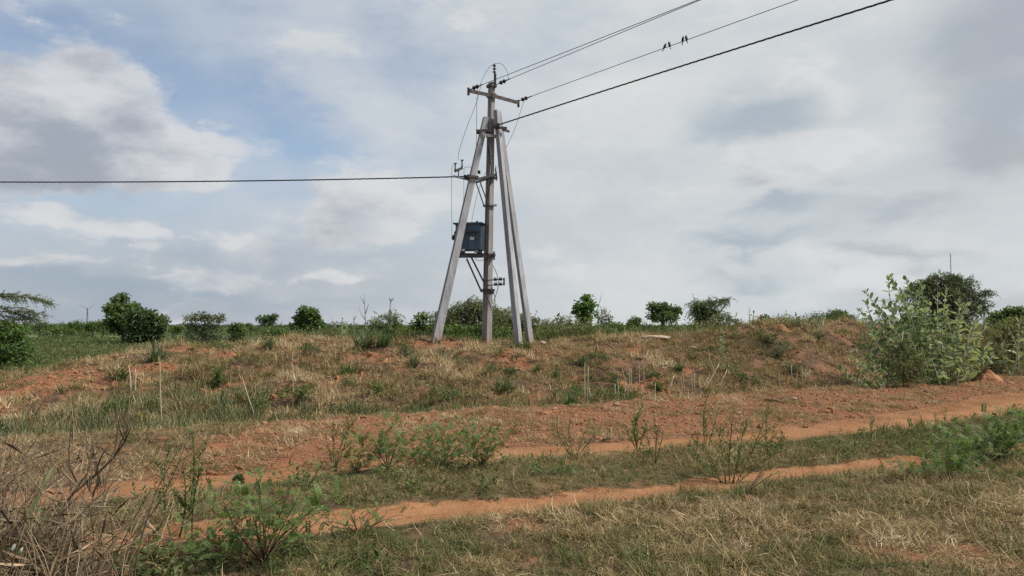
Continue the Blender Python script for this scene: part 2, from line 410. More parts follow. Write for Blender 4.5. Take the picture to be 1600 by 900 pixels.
class MB:
    """collects shapes in world space; build() links them as ONE mesh object relative to its parent's base"""
    def __init__(self): self.v = []; self.f = []; self.sm = []
    def add(self, vs, fs, smooth=False):
        o = len(self.v); self.v.extend([tuple(p) for p in vs]); self.f.extend([tuple(i + o for i in f) for f in fs]); self.sm.extend([smooth] * len(fs))
    def tube(self, pts, rad, n=6, cap=True):
        pts = [Vector(p) for p in pts]
        if not isinstance(rad, (list, tuple)): rad = [rad] * len(pts)
        vs, fs = [], []; side = None
        for i, p in enumerate(pts):
            t = (pts[min(i + 1, len(pts) - 1)] - pts[max(i - 1, 0)])
            t = t.normalized() if t.length > 1e-9 else Vector((0, 0, 1))
            if side is None:
                side = t.cross(Vector((0.3, 0.1, 1)) if abs(t.z) < 0.9 else Vector((1, 0.2, 0))).normalized()
            side = (side - t * side.dot(t)).normalized(); up = t.cross(side)
            for j in range(n):
                a = 2 * math.pi * j / n
                vs.append(p + (side * math.cos(a) + up * math.sin(a)) * rad[i])
        for i in range(len(pts) - 1):
            for j in range(n):
                a, c = i * n + j, i * n + (j + 1) % n
                fs.append((a, c, c + n, a + n))
        if cap:
            fs.append(tuple(range(n - 1, -1, -1))); fs.append(tuple(range((len(pts) - 1) * n, len(pts) * n)))
        self.add(vs, fs, n > 4)
    def bar(self, p, q, w, h, up=(0, 0, 1)):
        """box from p to q, w wide (across), h along up"""
        p, q = Vector(p), Vector(q); t = (q - p).normalized(); up = Vector(up)
        s = t.cross(up)
        s = s.normalized() if s.length > 1e-6 else Vector((1, 0, 0))
        u = s.cross(t)
        vs = [e + s * (w / 2 * a) + u * (h / 2 * c) for e in (p, q) for a, c in ((-1, -1), (1, -1), (1, 1), (-1, 1))]
        self.add(vs, [(3, 2, 1, 0), (4, 5, 6, 7), (0, 1, 5, 4), (1, 2, 6, 5), (2, 3, 7, 6), (3, 0, 4, 7)])
    def box(self, c, size, rot=None):
        c = Vector(c); m = rot if rot is not None else Matrix.Identity(3)
        vs = [c + m @ Vector((size[0] / 2 * a, size[1] / 2 * bb, size[2] / 2 * d)) for d in (-1, 1) for a, bb in ((-1, -1), (1, -1), (1, 1), (-1, 1))]
        self.add(vs, [(3, 2, 1, 0), (4, 5, 6, 7), (0, 1, 5, 4), (1, 2, 6, 5), (2, 3, 7, 6), (3, 0, 4, 7)])
    def lathe(self, p, axis, prof, n=12):
        """prof: list of (distance along axis, radius)"""
        p = Vector(p); t = Vector(axis).normalized()
        s = t.cross(Vector((0, 0, 1)) if abs(t.z) < 0.9 else Vector((1, 0, 0))).normalized(); u = t.cross(s)
        vs, fs = [], []
        for d, r in prof:
            for j in range(n):
                a = 2 * math.pi * j / n
                vs.append(p + t * d + (s * math.cos(a) + u * math.sin(a)) * r)
        for i in range(len(prof) - 1):
            for j in range(n):
                a, c = i * n + j, i * n + (j + 1) % n
                fs.append((a, c, c + n, a + n))
        fs.append(tuple(range(n - 1, -1, -1))); fs.append(tuple(range((len(prof) - 1) * n, len(prof) * n)))
        self.add(vs, fs, True)
    def loft(self, p0, p1, prof0, prof1, A, B, segs=1):
        p0, p1, A, B = Vector(p0), Vector(p1), Vector(A), Vector(B); n = len(prof0); vs, fs = [], []
        for i in range(segs + 1):
            t = i / segs
            for (a0, b0), (a1, b1) in zip(prof0, prof1):
                vs.append(p0.lerp(p1, t) + A * (a0 + (a1 - a0) * t) + B * (b0 + (b1 - b0) * t))
        for i in range(segs):
            for j in range(n):
                a, c = i * n + j, i * n + (j + 1) % n
                fs.append((a, c, c + n, a + n))
        fs.append(tuple(range(n - 1, -1, -1))); fs.append(tuple(range(segs * n, segs * n + n)))
        self.add(vs, fs)
    def mesh(self, name, mat, origin=(0, 0, 0)):
        o = Vector(origin)
        me = bpy.data.meshes.new(name)
        me.from_pydata([(v[0] - o.x, v[1] - o.y, v[2] - o.z) for v in self.v], [], self.f)
        me.polygons.foreach_set('use_smooth', self.sm)
        me.materials.append(mat); me.update()
        return me
    def build(self, name, mat, parent=None, origin=None):
        """parent's world translation is taken off, so the part sits where its vertices were given"""
        if parent is not None:
            w = Vector(parent.location); q = parent.parent
            while q is not None: w = w + q.location; q = q.parent
            return link(name, self.mesh(name, mat, w), parent)
        o = Vector(origin) if origin is not None else Vector(self.v[0])
        return link(name, self.mesh(name, mat, o), None, o)

# ------------------------------------------------------------------ noise and terrain
def _hash(ix, iy, seed):
    h = (ix.astype(np.int64) * 374761393 + iy.astype(np.int64) * 668265263 + seed * 1442695041) & 0x7fffffff
    h = ((h ^ (h >> 13)) * 1274126177) & 0x7fffffff
    return ((h ^ (h >> 16)) & 0xffff) / 65535.0
def vnoise(x, y, seed=0):
    x = np.asarray(x, float); y = np.asarray(y, float)
    ix, iy = np.floor(x), np.floor(y); fx, fy = x - ix, y - iy
    fx = fx * fx * (3 - 2 * fx); fy = fy * fy * (3 - 2 * fy)
    a, c = _hash(ix, iy, seed), _hash(ix + 1, iy, seed); d, e = _hash(ix, iy + 1, seed), _hash(ix + 1, iy + 1, seed)
    return (a + (c - a) * fx) * (1 - fy) + (d + (e - d) * fx) * fy
def fbm(x, y, oct=4, seed=0):
    s, a, t = 0, 0.5, 0
    for i in range(oct):
        s = s + a * vnoise(np.asarray(x) * 2 ** i + 17.3 * i, np.asarray(y) * 2 ** i + 9.1 * i, seed + i); t += a; a *= 0.5
    return s / t - 0.5
def sstep(a, b_, x):
    t = np.clip((np.asarray(x, float) - a) / (b_ - a), 0, 1); return t * t * (3 - 2 * t)

NX = [-40, -3.13, -2.19, -1.10, 0, 1.26, 2.36, 3.64, 4.53, 7.5, 40]
NY = [-8.0, 5.94, 6.42, 6.80, 7.25, 7.76, 8.32, 8.96, 9.35, 11.0, 28.0]
FX = [-40, -4.05, -3.3, -2.06, 0, 1.74, 3.79, 6.5, 9.1, 10.3, 40]
FY = [-8.0, 7.67, 8.14, 9.08, 10.0, 10.7, 11.66, 13.3, 15.2, 16.2, 36.0]
EX = [-40, -12, -5.3, -3.8, -2.07, 0, 2.5, 5.7, 9.65, 15.5, 60]
EY = [-8.0, 7.2, 10.9, 11.75, 12.76, 13.95, 15.3, 17.5, 19.9, 23.8, 52.0]
CX = [-60, -16, -14.5, -13, -12, -11, -10, -9.3, -8.5, -7.5, -6.5, -5.6, -4.6, -3.7, -2.8, -1.9, -.75, .5, 1.9, 3.7, 5.6, 6.6, 7.6, 8.8, 10, 11.5, 13, 15, 25, 60]
CZ = [.0, .02, .08, .34, .62, .82, .92, .90, .92, 1.04, 1.16, 1.20, 1.10, 1.18, 1.12, 1.12, 1.03, 1.00, 1.16, 1.22, 1.27, 1.36, 1.56, 1.66, 1.66, 1.6, 1.55, 1.5, 1.4, 1.2]
nearT = lambda x: np.interp(x, NX, NY)
farT = lambda x: np.interp(x, FX, FY)
edge = lambda x: np.interp(x, EX, EY)
crest = lambda x: 23.0 + np.maximum(0, np.asarray(x, float) - 3) * 0.42

def height(x, y):
    x = np.asarray(x, float); y = np.asarray(y, float)
    E, F, N_ = edge(x), farT(x), nearT(x)
    K = np.maximum(crest(x), E + 3.0)
    hc = np.interp(x, CX, CZ)
    s = y - E
    fg = fbm(x * 0.8, y * 0.8, 4, 3) * 0.07 + fbm(x * 3, y * 3, 3, 5) * 0.03
    fg = fg - 0.05 * np.exp(-((y - N_) / 0.45) ** 2) - 0.05 * np.exp(-((y - F) / 0.6) ** 2) * 1.0
    berm = 0.15 * sstep(F + 0.5, E - 0.3, y) * (1 - sstep(-0.1, 1.3, s))
    ditch = -0.28 * sstep(0.0, 1.3, s)
    s0 = 1.3 + np.interp(x, [-12, -5], [3.2, 0])
    t = np.clip((s - s0) / np.maximum(K - E - s0, 0.5), 0, 1)
    p = np.interp(x, [-12, -6, 0], [1.7, 1.1, 0.85])
    up = np.where(t > 0, np.power(t, p), 0); up = up * (1.0 - 0.25 * t) + 0.25 * t * sstep(0, 1, t)
    mound = (hc + 0.28) * up
    fall = 1 - sstep(0.3, 9.0, y - K)
    bump_ = (fbm(x * 0.45, y * 0.55, 4, 11) * 0.42 + fbm(x * 1.7, y * 1.7, 4, 21) * 0.42 + np.maximum(0, fbm(x * 0.9, y * 1.5, 3, 27)) * 0.45) * sstep(0.8, 3.0, s) * (0.25 + 0.75 * np.clip(hc, 0, 1))
    bump_ = bump_ * (1 - 0.55 * sstep(-2.0, 0.2, y - K))
    h = fg * (1 - sstep(0, 2, s)) + berm + (ditch + mound + bump_) * fall + fbm(x * 2.6, y * 2.6, 3, 31) * 0.09 * sstep(F + 0.4, F + 1.2, y) * (1 - sstep(0.5, 1.5, s))
    h = h - 0.25 * (1 - fall)
    far = np.maximum(0, np.hypot(x, y) - 70)
    h = h + np.where(far > 0, -2.6 * (1 - np.exp(-far / 260.0)) + fbm(x / 90, y / 90, 3, 41) * 1.0 * np.clip(far / 100, 0, 1), 0)
    return h

def hz(x, y): return float(height(np.array([x]), np.array([y]))[0])
_YS = np.concatenate([np.arange(2.5, 40, 0.03), np.arange(40, 400, 0.5)])
def gnd(px, py):
    """where the sight line through a pixel of the photograph meets the terrain"""
    d = pix_dir(px, py); t = _YS / d[1]
    z = EYE + d[2] * t; hh = height(d[0] * t, _YS)
    i = np.argmax(z <= hh) if np.any(z <= hh) else -1
    return Vector((d[0] * t[i], _YS[i], float(hh[i])))
def on(px, Y, dz=0.0):
    """a ground point at depth Y in the column of a pixel"""
    x = (px - 800.0) / F_PX * Y / math.cos(TH)
    return Vector((x, Y, hz(x, Y) + dz))

def zones(x, y):
    x = np.asarray(x, float); y = np.asarray(y, float)
    n1 = fbm(x * 1.6, y * 1.6, 4, 51); n2 = fbm(x * 0.35, y * 0.35, 3, 61); n3 = fbm(x * 0.9, y * 0.9, 4, 71)
    E, F, N_ = edge(x), farT(x), nearT(x)
    n4 = fbm(x * 6.5, y * 6.5, 3, 57)
    wn = 0.33 + 0.30 * n1 + 0.20 * n4 + 0.05 * np.clip(x, -3, 3) * 0.2
    wn = wn * (1 - 0.45 * sstep(4.6, 5.6, x)) + 0.06 * sstep(-1.6, -2.4, x)
    sn = sstep(-0.10, 0.14, wn - np.abs(y - N_) * 0.9)
    wf = 0.42 + 0.34 * n1 + 0.13 * n4 + 0.10 * np.clip(x - 3, 0, 12)
    sf = sstep(-0.10, 0.14, wf - np.abs(y - F) * 0.9)
    band = sstep(F + 0.1, F + 0.6, y) * (1 - sstep(0.3, 1.0, y - E))
    leftdry = sstep(-3.2, -4.3, x + n2 * 1.5)
    red = band * (1 - 0.85 * leftdry) * sstep(-0.34, -0.02, n3 + 0.10)
    md = sstep(0.9, 1.8, y - E) * (1 - sstep(-0.5, 3, y - np.maximum(crest(x), E + 3)))
    patches = sstep(0.10, 0.24, n2 * 0.7 + n3 * 0.75 + 0.25 * n1) * md
    patches = np.maximum(patches, md * sstep(0.0, 0.45, 1.0 - np.hypot((x + 10.8) / 3.6, (y - 18.8) / 2.8)) * sstep(-0.22, 0.0, n3) * 1.0)
    for (cx, cy, r) in ((-3.4, 19.2, 1.3), (-2.3, 22.0, 0.8), (-7.5, 20.8, 1.3), (3.2, 18.6, 0.9), (3.3, 21.8, 0.5), (8.8, 22.6, 0.5), (-8.8, 17.2, 1.0), (0.8, 17.0, 0.8), (-6.0, 16.8, .7)):
        patches = np.maximum(patches, md * sstep(0.1, 0.8, 1.15 - np.hypot((x - cx) / r, (y - cy) / (r * 0.8)) + n3 * 1.5))
    patches = patches * (1 - 0.75 * sstep(6.3, 7.5, x))
    patches = np.maximum(patches, 0.0)
    fgred = 0.75 * sstep(0.13, 0.25, n3 + 0.3 * n1) * (1 - sstep(-0.3, 0.2, y - N_))
    redtot = np.clip(np.maximum(np.maximum(np.maximum(red, patches), fgred), md * (0.24 + 0.35 * n3)), 0, 1)
    grn = sstep(2, 6, y - np.maximum(crest(x), E + 3)) * 0.9
    grn = np.maximum(grn, 0.6 * sstep(-4.5, -6.5, x) * sstep(0.2, 1.0, y - E) * (1 - sstep(3.5, 5.0, y - E)))
    grn = np.maximum(grn, 0.15 * sstep(N_ + 0.2, N_ + 0.7, y) * (1 - sstep(F - 0.7, F - 0.2, y)))
    return np.clip(np.maximum(sn, sf), 0, 1), redtot, grn, sn, sf, band, leftdry, patches, md

def build_terrain():
    def axis(parts):
        out = []
        for a, c, st in parts: out.append(np.arange(a, c, st))
        return np.concatenate(out)
    geo = lambda a, bb, n: np.geomspace(a, bb, n)
    xs = np.concatenate([-geo(6000, 20, 46), axis([(-19, -8, 0.16), (-8, 9, 0.08), (9, 19, 0.16)]), geo(19.2, 6000, 46)])
    ys = np.concatenate([-geo(3000, 6, 24), axis([(-5, 3.5, 0.5), (3.5, 14, 0.07), (14, 27, 0.10), (27, 34, 0.35)]), geo(34.5, 9000, 90)])
    X, Y = np.meshgrid(xs, ys); nx, ny = len(xs), len(ys)
    H = height(X.ravel(), Y.ravel())
    V = np.stack([X.ravel(), Y.ravel(), H], 1)
    i = np.arange(ny - 1)[:, None] * nx + np.arange(nx - 1)[None, :]
    i = i.ravel(); Fq = np.stack([i, i + 1, i + nx + 1, i + nx], 1)
    z = zones(V[:, 0], V[:, 1]); col = np.stack([z[0], z[1], z[2], np.ones(len(V))], 1).astype(np.float32)
    cx = V[Fq].mean(1); zc = zones(cx[:, 0], cx[:, 1])
    E = edge(cx[:, 0]); K = np.maximum(crest(cx[:, 0]), E + 3)
    cls = np.zeros(len(Fq), int)
    inx = (cx[:, 0] > -25) & (cx[:, 0] < 40) & (cx[:, 1] > 1.5)
    cls[(cx[:, 1] > E + 0.9) & inx] = 4
    cls[cx[:, 1] > K + 4.5] = 5
    cls[(zc[5] > 0.5) & inx] = 3
    cls[(zc[4] > 0.5) & inx] = 2
    cls[(zc[3] > 0.5) & inx] = 1
    for c, nm in ((0, 'ground'), (1, 'dirt_track'), (2, 'dirt_track'), (3, 'gravel_bank'), (4, 'earth_mound'), (5, 'plain')):
        f = Fq[cls == c]
        if not len(f): continue
        used, inv = np.unique(f, return_inverse=True)
        me = np_mesh(nm, V[used], inv.reshape(f.shape), M['ground'], True)
        a = me.attributes.new('zone', 'FLOAT_COLOR', 'POINT'); a.data.foreach_set('color', col[used].ravel())
        tag(link(nm, me), kind='structure')
build_terrain()

# ------------------------------------------------------------------ scatter of ground cover (geometry nodes)
def blades_mesh(name, mat, n, r, L, w, elev, curl, seed, segs=3, kink=0.0):
    g = np.random.default_rng(seed)
    V, Fq = [], []
    for i in range(n):
        a = g.uniform(0, 2 * math.pi); rr = r * math.sqrt(g.uniform()); p = np.array([rr * math.cos(a), rr * math.sin(a), -0.01])
        h = g.uniform(0, 2 * math.pi); e = R(g.uniform(*elev)); l = L * g.uniform(0.45, 1.15); ww = w * g.uniform(0.6, 1.3)
        cu = curl * g.uniform(-0.3, 1.0); turn = kink * g.uniform(-1, 1)
        o = len(V); st = l / segs
        for s in range(segs + 1):
            side = np.array([-math.sin(h), math.cos(h), g.uniform(-0.3, 0.3)])
            wd = ww * (1 - (s / segs) ** 2 * 0.95) * 0.5
            V.append(p - side * wd); V.append(p + side * wd)
            p = p + st * np.array([math.cos(h) * math.cos(e), math.sin(h) * math.cos(e), math.sin(e)])
            e -= cu; h += turn
        for s in range(segs): q = o + 2 * s; Fq.append((q, q + 1, q + 3, q + 2))
    return np_mesh(name, V, Fq, mat)

def leaf_arrays(cen, dirs, nrm, ln, wd, fold=0.15):
    """diamond leaves with a folded midrib: 4 verts each"""
    cen, dirs, nrm = np.asarray(cen, float), np.asarray(dirs, float), np.asarray(nrm, float)
    dirs = dirs / np.maximum(np.linalg.norm(dirs, axis=1, keepdims=True), 1e-6)
    side = np.cross(dirs, nrm); side /= np.maximum(np.linalg.norm(side, axis=1, keepdims=True), 1e-6)
    up = np.cross(side, dirs)
    ln = np.broadcast_to(np.asarray(ln, float).reshape(-1, 1), (len(cen), 1)); wd = np.broadcast_to(np.asarray(wd, float).reshape(-1, 1), (len(cen), 1))
    v0 = cen; v2 = cen + dirs * ln - up * ln * 0.12
    mid = cen + dirs * ln * 0.45
    v1 = mid + side * wd * 0.5 + up * wd * fold; v3 = mid - side * wd * 0.5 + up * wd * fold
    V = np.stack([v0, v1, v2, v3], 1).reshape(-1, 3)
    i = np.arange(len(cen))[:, None] * 4
    # two triangles keep the fold on the midrib
    Fq = np.concatenate([i + np.array([[0, 1, 2]]), i + np.array([[0, 2, 3]])], 1).reshape(-1, 3)
    return V, Fq

def unit(n, g):
    v = g.normal(size=(n, 3)); return v / np.linalg.norm(v, axis=1, keepdims=True)

def weed_mesh(name, mat, stems, H, leaf, seed):
    g = np.random.default_rng(seed); cs, ds, ns = [], [], []
    for i in range(stems):
        a = g.uniform(0, 6.28); lean = g.uniform(0, 0.35); h = H * g.uniform(0.5, 1.1); p0 = g.normal(size=2) * 0.10
        m = int(6 + h / leaf * 1.5)
        for j in range(m):
            t = (j + g.uniform()) / m
            c = np.array([p0[0] + math.cos(a) * lean * h * t, p0[1] + math.sin(a) * lean * h * t, h * t])
            b2 = g.uniform(0, 6.28); e = g.uniform(0.0, 1.1)
            cs.append(c); ds.append((math.cos(b2) * math.cos(e), math.sin(b2) * math.cos(e), math.sin(e))); ns.append((g.normal() * .4, g.normal() * .4, 1))
    n = len(cs)
    V, Fq = leaf_arrays(cs, ds, ns, leaf * g.uniform(0.6, 1.3, n), leaf * 0.38 * g.uniform(0.7, 1.2, n))
    return np_mesh(name, V, Fq, mat)

def shrub_mesh(name, mat, n, leaf, seed, lobes=5, flat=0.8):
    """unit-size bush (radius about 0.5, height about 1) of leaf clumps"""
    g = np.random.default_rng(seed); cs = []
    for l in range(lobes):
        c = np.array([g.uniform(-.28, .28), g.uniform(-.28, .28), g.uniform(.28, .62)]); r = g.uniform(.2, .34)
        for q in range(14):
            cc = c + unit(1, g)[0] * r * g.uniform(.6, 1.05) * np.array([1, 1, flat])
            cs.append(cc + g.normal(size=(max(2, n // (lobes * 14)), 3)) * 0.06)
    cs = np.concatenate(cs); cs[:, 2] = np.maximum(cs[:, 2], 0.0); m = len(cs)
    V, Fq = leaf_arrays(cs, unit(m, g) + (cs - (0, 0, .4)) * 1.5, unit(m, g) + (0, 0, .8), leaf * g.uniform(.6, 1.3, m), leaf * .5 * g.uniform(.6, 1.3, m))
    return np_mesh(name, V, Fq, mat)

def stone_mesh(name, mat, seed, sub=1, rough=0.25):
    import bmesh
    g = np.random.default_rng(seed)
    bm = bmesh.new(); bmesh.ops.create_icosphere(bm, subdivisions=sub, radius=0.5)
    sx, sy, sz = g.uniform(.8, 1.3), g.uniform(.7, 1.1), g.uniform(.45, .8)
    for v in bm.verts:
        k_ = 1 + g.uniform(-rough, rough)
        v.co = Vector((v.co.x * sx * k_, v.co.y * sy * k_, v.co.z * sz * k_))
    me = bpy.data.meshes.new(name); bm.to_mesh(me); bm.free(); me.materials.append(mat)
    return me

def scatter(name, label, cat, protos, P, scale, tint, tilt=0.12):
    """one 'stuff' object: every point carries one of the small meshes in protos"""
    n = len(P)
    pc = bpy.data.collections.new(name + '_kinds')
    for i, me in enumerate(protos):
        o = bpy.data.objects.new('%s_kind' % name, me); o.location = (0, 0, 0); pc.objects.link(o)
    me = bpy.data.meshes.new(name)
    me.vertices.add(n); me.vertices.foreach_set('co', np.asarray(P, np.float32).ravel())
    rot = np.stack([rng.normal(0, tilt, n), rng.normal(0, tilt, n), rng.uniform(0, 6.283, n)], 1).astype(np.float32)
    a = me.attributes.new('rot', 'FLOAT_VECTOR', 'POINT'); a.data.foreach_set('vector', rot.ravel())
    scale = np.asarray(scale, np.float32)
    if scale.ndim == 1: scale = np.repeat(scale[:, None], 3, 1)
    a = me.attributes.new('siz', 'FLOAT_VECTOR', 'POINT'); a.data.foreach_set('vector', np.ascontiguousarray(scale).ravel())
    a = me.attributes.new('tint', 'FLOAT', 'POINT'); a.data.foreach_set('value', np.clip(tint, 0, 1).astype(np.float32))
    a = me.attributes.new('pick', 'INT', 'POINT'); a.data.foreach_set('value', rng.integers(0, len(protos), n).astype(np.int32))
    o = link(name, me); tag(o, label, cat, kind='stuff')
    g = bpy.data.node_groups.new(name + '_scatter', 'GeometryNodeTree')
    g.interface.new_socket('Geometry', in_out='INPUT', socket_type='NodeSocketGeometry')
    g.interface.new_socket('Geometry', in_out='OUTPUT', socket_type='NodeSocketGeometry')
    N_ = g.nodes; L = g.links
    gi, go = N_.new('NodeGroupInput'), N_.new('NodeGroupOutput')
    ip = N_.new('GeometryNodeInstanceOnPoints'); ci = N_.new('GeometryNodeCollectionInfo')
    ci.inputs['Collection'].default_value = pc; ci.inputs['Separate Children'].default_value = True; ci.inputs['Reset Children'].default_value = True
    ip.inputs['Pick Instance'].default_value = True
    def na(nm, tp):
        q = N_.new('GeometryNodeInputNamedAttribute'); q.data_type = tp; q.inputs['Name'].default_value = nm; return q.outputs[0]
    e2r = N_.new('FunctionNodeEulerToRotation')
    L.new(na('rot', 'FLOAT_VECTOR'), e2r.inputs[0]); L.new(e2r.outputs[0], ip.inputs['Rotation'])
    L.new(na('siz', 'FLOAT_VECTOR'), ip.inputs['Scale']); L.new(na('pick', 'INT'), ip.inputs['Instance Index'])
    L.new(gi.outputs[0], ip.inputs['Points']); L.new(ci.outputs[0], ip.inputs['Instance']); L.new(ip.outputs[0], go.inputs[0])
    md = o.modifiers.new('scatter', 'NODES'); md.node_group = g
    return o

def sample(x0, x1, y0, y1, density, accept, spread=1.05, margin=1.2):
    n = int((x1 - x0) * (y1 - y0) * density)
    x = rng.uniform(x0, x1, n); y = rng.uniform(y0, y1, n)
    k_ = np.abs(x) < y * 0.68 * spread + margin
    x, y = x[k_], y[k_]
    pr = accept(x, y); k_ = rng.uniform(size=len(x)) < pr
    x, y = x[k_], y[k_]
    return x, y, np.stack([x, y, height(x, y)], 1)

def ground_cover():
    G = M['grass']
    mats = [blades_mesh('mat_blades', G, 22, 0.12, 0.21, 0.0068, (-4, 42), 0.36, 100 + i, 5, 0.8) for i in range(7)]
    ups = [blades_mesh('up_blades', G, 12, 0.07, 0.17, 0.007, (35, 80), 0.3, 200 + i, 3, 0.3) for i in range(4)]
    lit_ = [blades_mesh('litter_blades', M['grass'], 10, 0.14, 0.22, 0.008, (-4, 14), 0.06, 300 + i, 3, 0.4) for i in range(3)]
    # foreground: matted half-dry grass between the camera and the near wheel rut
    def acc(x, y):
        z = zones(x, y); return (1 - sstep(-0.45, -0.2, y - nearT(x)) * z[3]) * (y < nearT(x) + 0.25) * (1 - 0.85 * z[1] * (z[1] > .25)) * (1 - 0.97 * z[3]) * np.clip(.72 + 1.9 * fbm(x * 4.5, y * 4.5, 2, 86), .1, 1)
    x, y, P = sample(-6, 11, 2.6, 11.5, 430, acc)
    n1 = fbm(x * 0.9, y * 0.9, 4, 81); n2 = fbm(x * 4, y * 4, 2, 83)
    t = 0.49 + n1 * 0.6 + n2 * 0.55 + rng.normal(0, .12, len(x)) - 0.22 * sstep(-0.2, -1.0, x) * sstep(-4, -1.5, x)
    t = t - 0.2 * sstep(-0.9, -0.2, y - nearT(x))
    scatter('dry_grass', 'matted half dry grass covering the near ground below the wheel ruts', 'grass', mats + ups[:1], P, rng.uniform(.45, .95, len(x)) * (1 - .55 * sstep(-1.0, -0.25, y - nearT(x)) * sstep(1.0, -1.0, x)) * (1 - .45 * sstep(-1.2, -2.0, x)) * (1 + .7 * n1), t, 0.25)
    strw = [blades_mesh('long_straw', G, 5, 0.10, 0.30, 0.0062, (8, 60), 0.30, 150 + i, 5, 0.5) for i in range(5)]
    def acc(x, y): return ((y < nearT(x) - .35) + .45 * (y > nearT(x) + .4) * (y < farT(x) - .5)) * np.clip(.55 + 2.2 * fbm(x * 1.4, y * 1.4, 3, 85), .05, 1)
    x, y, P = sample(-8, 14, 2.6, 16, 26, acc)
    scatter('straw_tufts', 'longer pale straws curling out of the matted near grass', 'grass', strw, P, rng.uniform(.5, 1.0, len(x)), 0.60 + rng.normal(0, .14, len(x)), 0.3)
    tus = [blades_mesh('tussock_blades', G, 46, 0.09, 0.24, 0.0065, (20, 80), 0.34, 170 + i, 4, 0.4) for i in range(4)]
    def acc(x, y): return ((y < nearT(x) - .3) | ((y > nearT(x) + .35) & (y < farT(x) - .5))) * sstep(.06, .2, fbm(x * 1.1, y * 1.1, 3, 87))
    x, y, P = sample(-7, 14, 2.6, 16, 14, acc)
    scatter('grass_tussocks', 'darker green tussocks scattered in the grass beside the wheel ruts', 'grass', tus, P, rng.uniform(.5, 1.0, len(x)), 0.30 + rng.normal(0, .14, len(x)), 0.2)
    hl = [weed_mesh('leaf_herb', M['weed'], 6, 0.11, 0.045, 180 + i) for i in range(4)]
    def acc(x, y):
        z = zones(x, y); return sstep(-.1, .5, y - nearT(x)) * (1 - .95 * z[0]) * (y < farT(x) - .45) * np.clip(.25 + 2.4 * fbm(x * 1.2, y * 1.2, 3, 89), 0, 1) * sstep(.2, .5, np.abs(y - nearT(x))) + (y < nearT(x) - .75) * sstep(.5, -2.5, x) * .45
    x, y, P = sample(-7, 16, 3.5, 18, 22, acc)
    scatter('small_herbs', 'small green leafy herbs creeping between the wheel ruts', 'herbs', hl, P, rng.uniform(.5, 1.4, len(x)), 0.55 + rng.normal(0, .2, len(x)), 0.2)
    # strip between the ruts and the verge left of the bank
    def acc(x, y):
        z = zones(x, y); b1 = sstep(0.1, 0.4, y - nearT(x)) * (1 - sstep(-0.5, -0.15, y - farT(x)))
        return b1 * (1 - 0.97 * np.maximum(z[3], z[4]))
    x, y, P = sample(-9, 16, 4, 19, 300, acc)
    n1 = fbm(x * 0.7, y * 0.7, 4, 91)
    t = 0.50 + n1 * 0.8 + 0.12 * sstep(-2.2, -3.0, x) + rng.normal(0, .08, len(x)) - 0.10 * sstep(0.9, 2.4, x)
    scatter('verge_grass', 'low green and straw grass growing between the two wheel ruts', 'grass', mats + ups[:2], P, rng.uniform(.4, .85, len(x)) * (1 + .9 * n1) * (1 - .45 * sstep(-.5, -1.6, x) * sstep(-1.3, -.6, y - farT(x))), t, 0.25)
    # thin dry grass on the red bank, thick on its left end
    def acc(x, y):
        z = zones(x, y); n = fbm(x * 1.3, y * 1.3, 3, 101)
        return z[5] * (1 - 0.98 * z[4]) * np.clip(0.95 * z[6] + 0.9 * sstep(-0.03, 0.15, n) + 0.16 + 0.5 * sstep(0.15, -0.35, y - farT(x) - 0.7), 0, 1)
    x, y, P = sample(-13, 20, 6, 27, 110, acc)
    t = 0.62 + fbm(x, y, 3, 103) * 0.6 + rng.normal(0, .1, len(x)) - 0.05 * sstep(3, 6, x)
    scatter('bank_grass', 'sparse dry grass on the red gravel bank', 'grass', mats + ups[:1], P, rng.uniform(.5, 1.0, len(x)), t, 0.2)
    # loose gravel and clods on the bank and the bare patches of the mound
    st = [stone_mesh('gravel_stone', M['red_stone'], 400 + i) for i in range(6)]
    def acc(x, y):
        z = zones(x, y); return np.clip(z[1] * (z[5] + 0.5 * z[8]) * (1 - 0.9 * z[4]) + 0.13 * z[0], 0, 1)
    x, y, P = sample(-12, 20, 8, 27, 170, acc)
    zz = zones(x, y); s = (1 + 0.9 * zz[8]) * (1 - 0.5 * zz[0]) * (0.025 + 0.05 * rng.uniform(size=len(x)) ** 3) + 0.10 * (rng.uniform(size=len(x)) > 0.985)
    scatter('gravel', 'loose red gravel and clods strewn over the bank', 'gravel', st, P, s, rng.uniform(size=len(x)), 0.5)
    # straw and litter lying on the ruts
    def acc(x, y):
        z = zones(x, y); return 0.9 * z[0]
    x, y, P = sample(-6, 14, 4, 18, 5, acc)
    P[:, 2] += 0.012
    scatter('straw_litter', 'stray dry straws lying on the wheel ruts', 'straw', lit_, P, rng.uniform(.4, .9, len(x)), rng.uniform(.3, .95, len(x)), 0.05)
    # straw grass of the mound
    far_ups = [blades_mesh('mound_blades', G, 26, 0.17, 0.34, 0.014, (30, 85), 0.25, 500 + i, 3, 0.3) for i in range(6)]
    far_mat = [blades_mesh('mound_mat', G, 26, 0.18, 0.32, 0.015, (5, 50), 0.3, 520 + i, 3, 0.4) for i in range(4)]
    def acc(x, y):
        z = zones(x, y); n = fbm(x * 1.1, y * 1.1, 3, 111)
        return np.clip(z[8] + sstep(0.3, 1.0, y - edge(x)) * (1 - sstep(0.5, 5.0, y - np.maximum(crest(x), edge(x) + 3))) * 0.9, 0, 1) * (1 - 0.93 * z[7]) * np.clip(0.70 + 1.9 * n + 1.6 * fbm(x * 3.1, y * 3.1, 2, 117), 0.08, 1)
    x, y, P = sample(-24, 26, 8, 33, 62, acc, 1.1, 1.5)
    K = np.maximum(crest(x), edge(x) + 3)
    n1 = fbm(x * 0.55, y * 0.55, 4, 113); n2 = fbm(x * 1.9, y * 1.9, 3, 115)
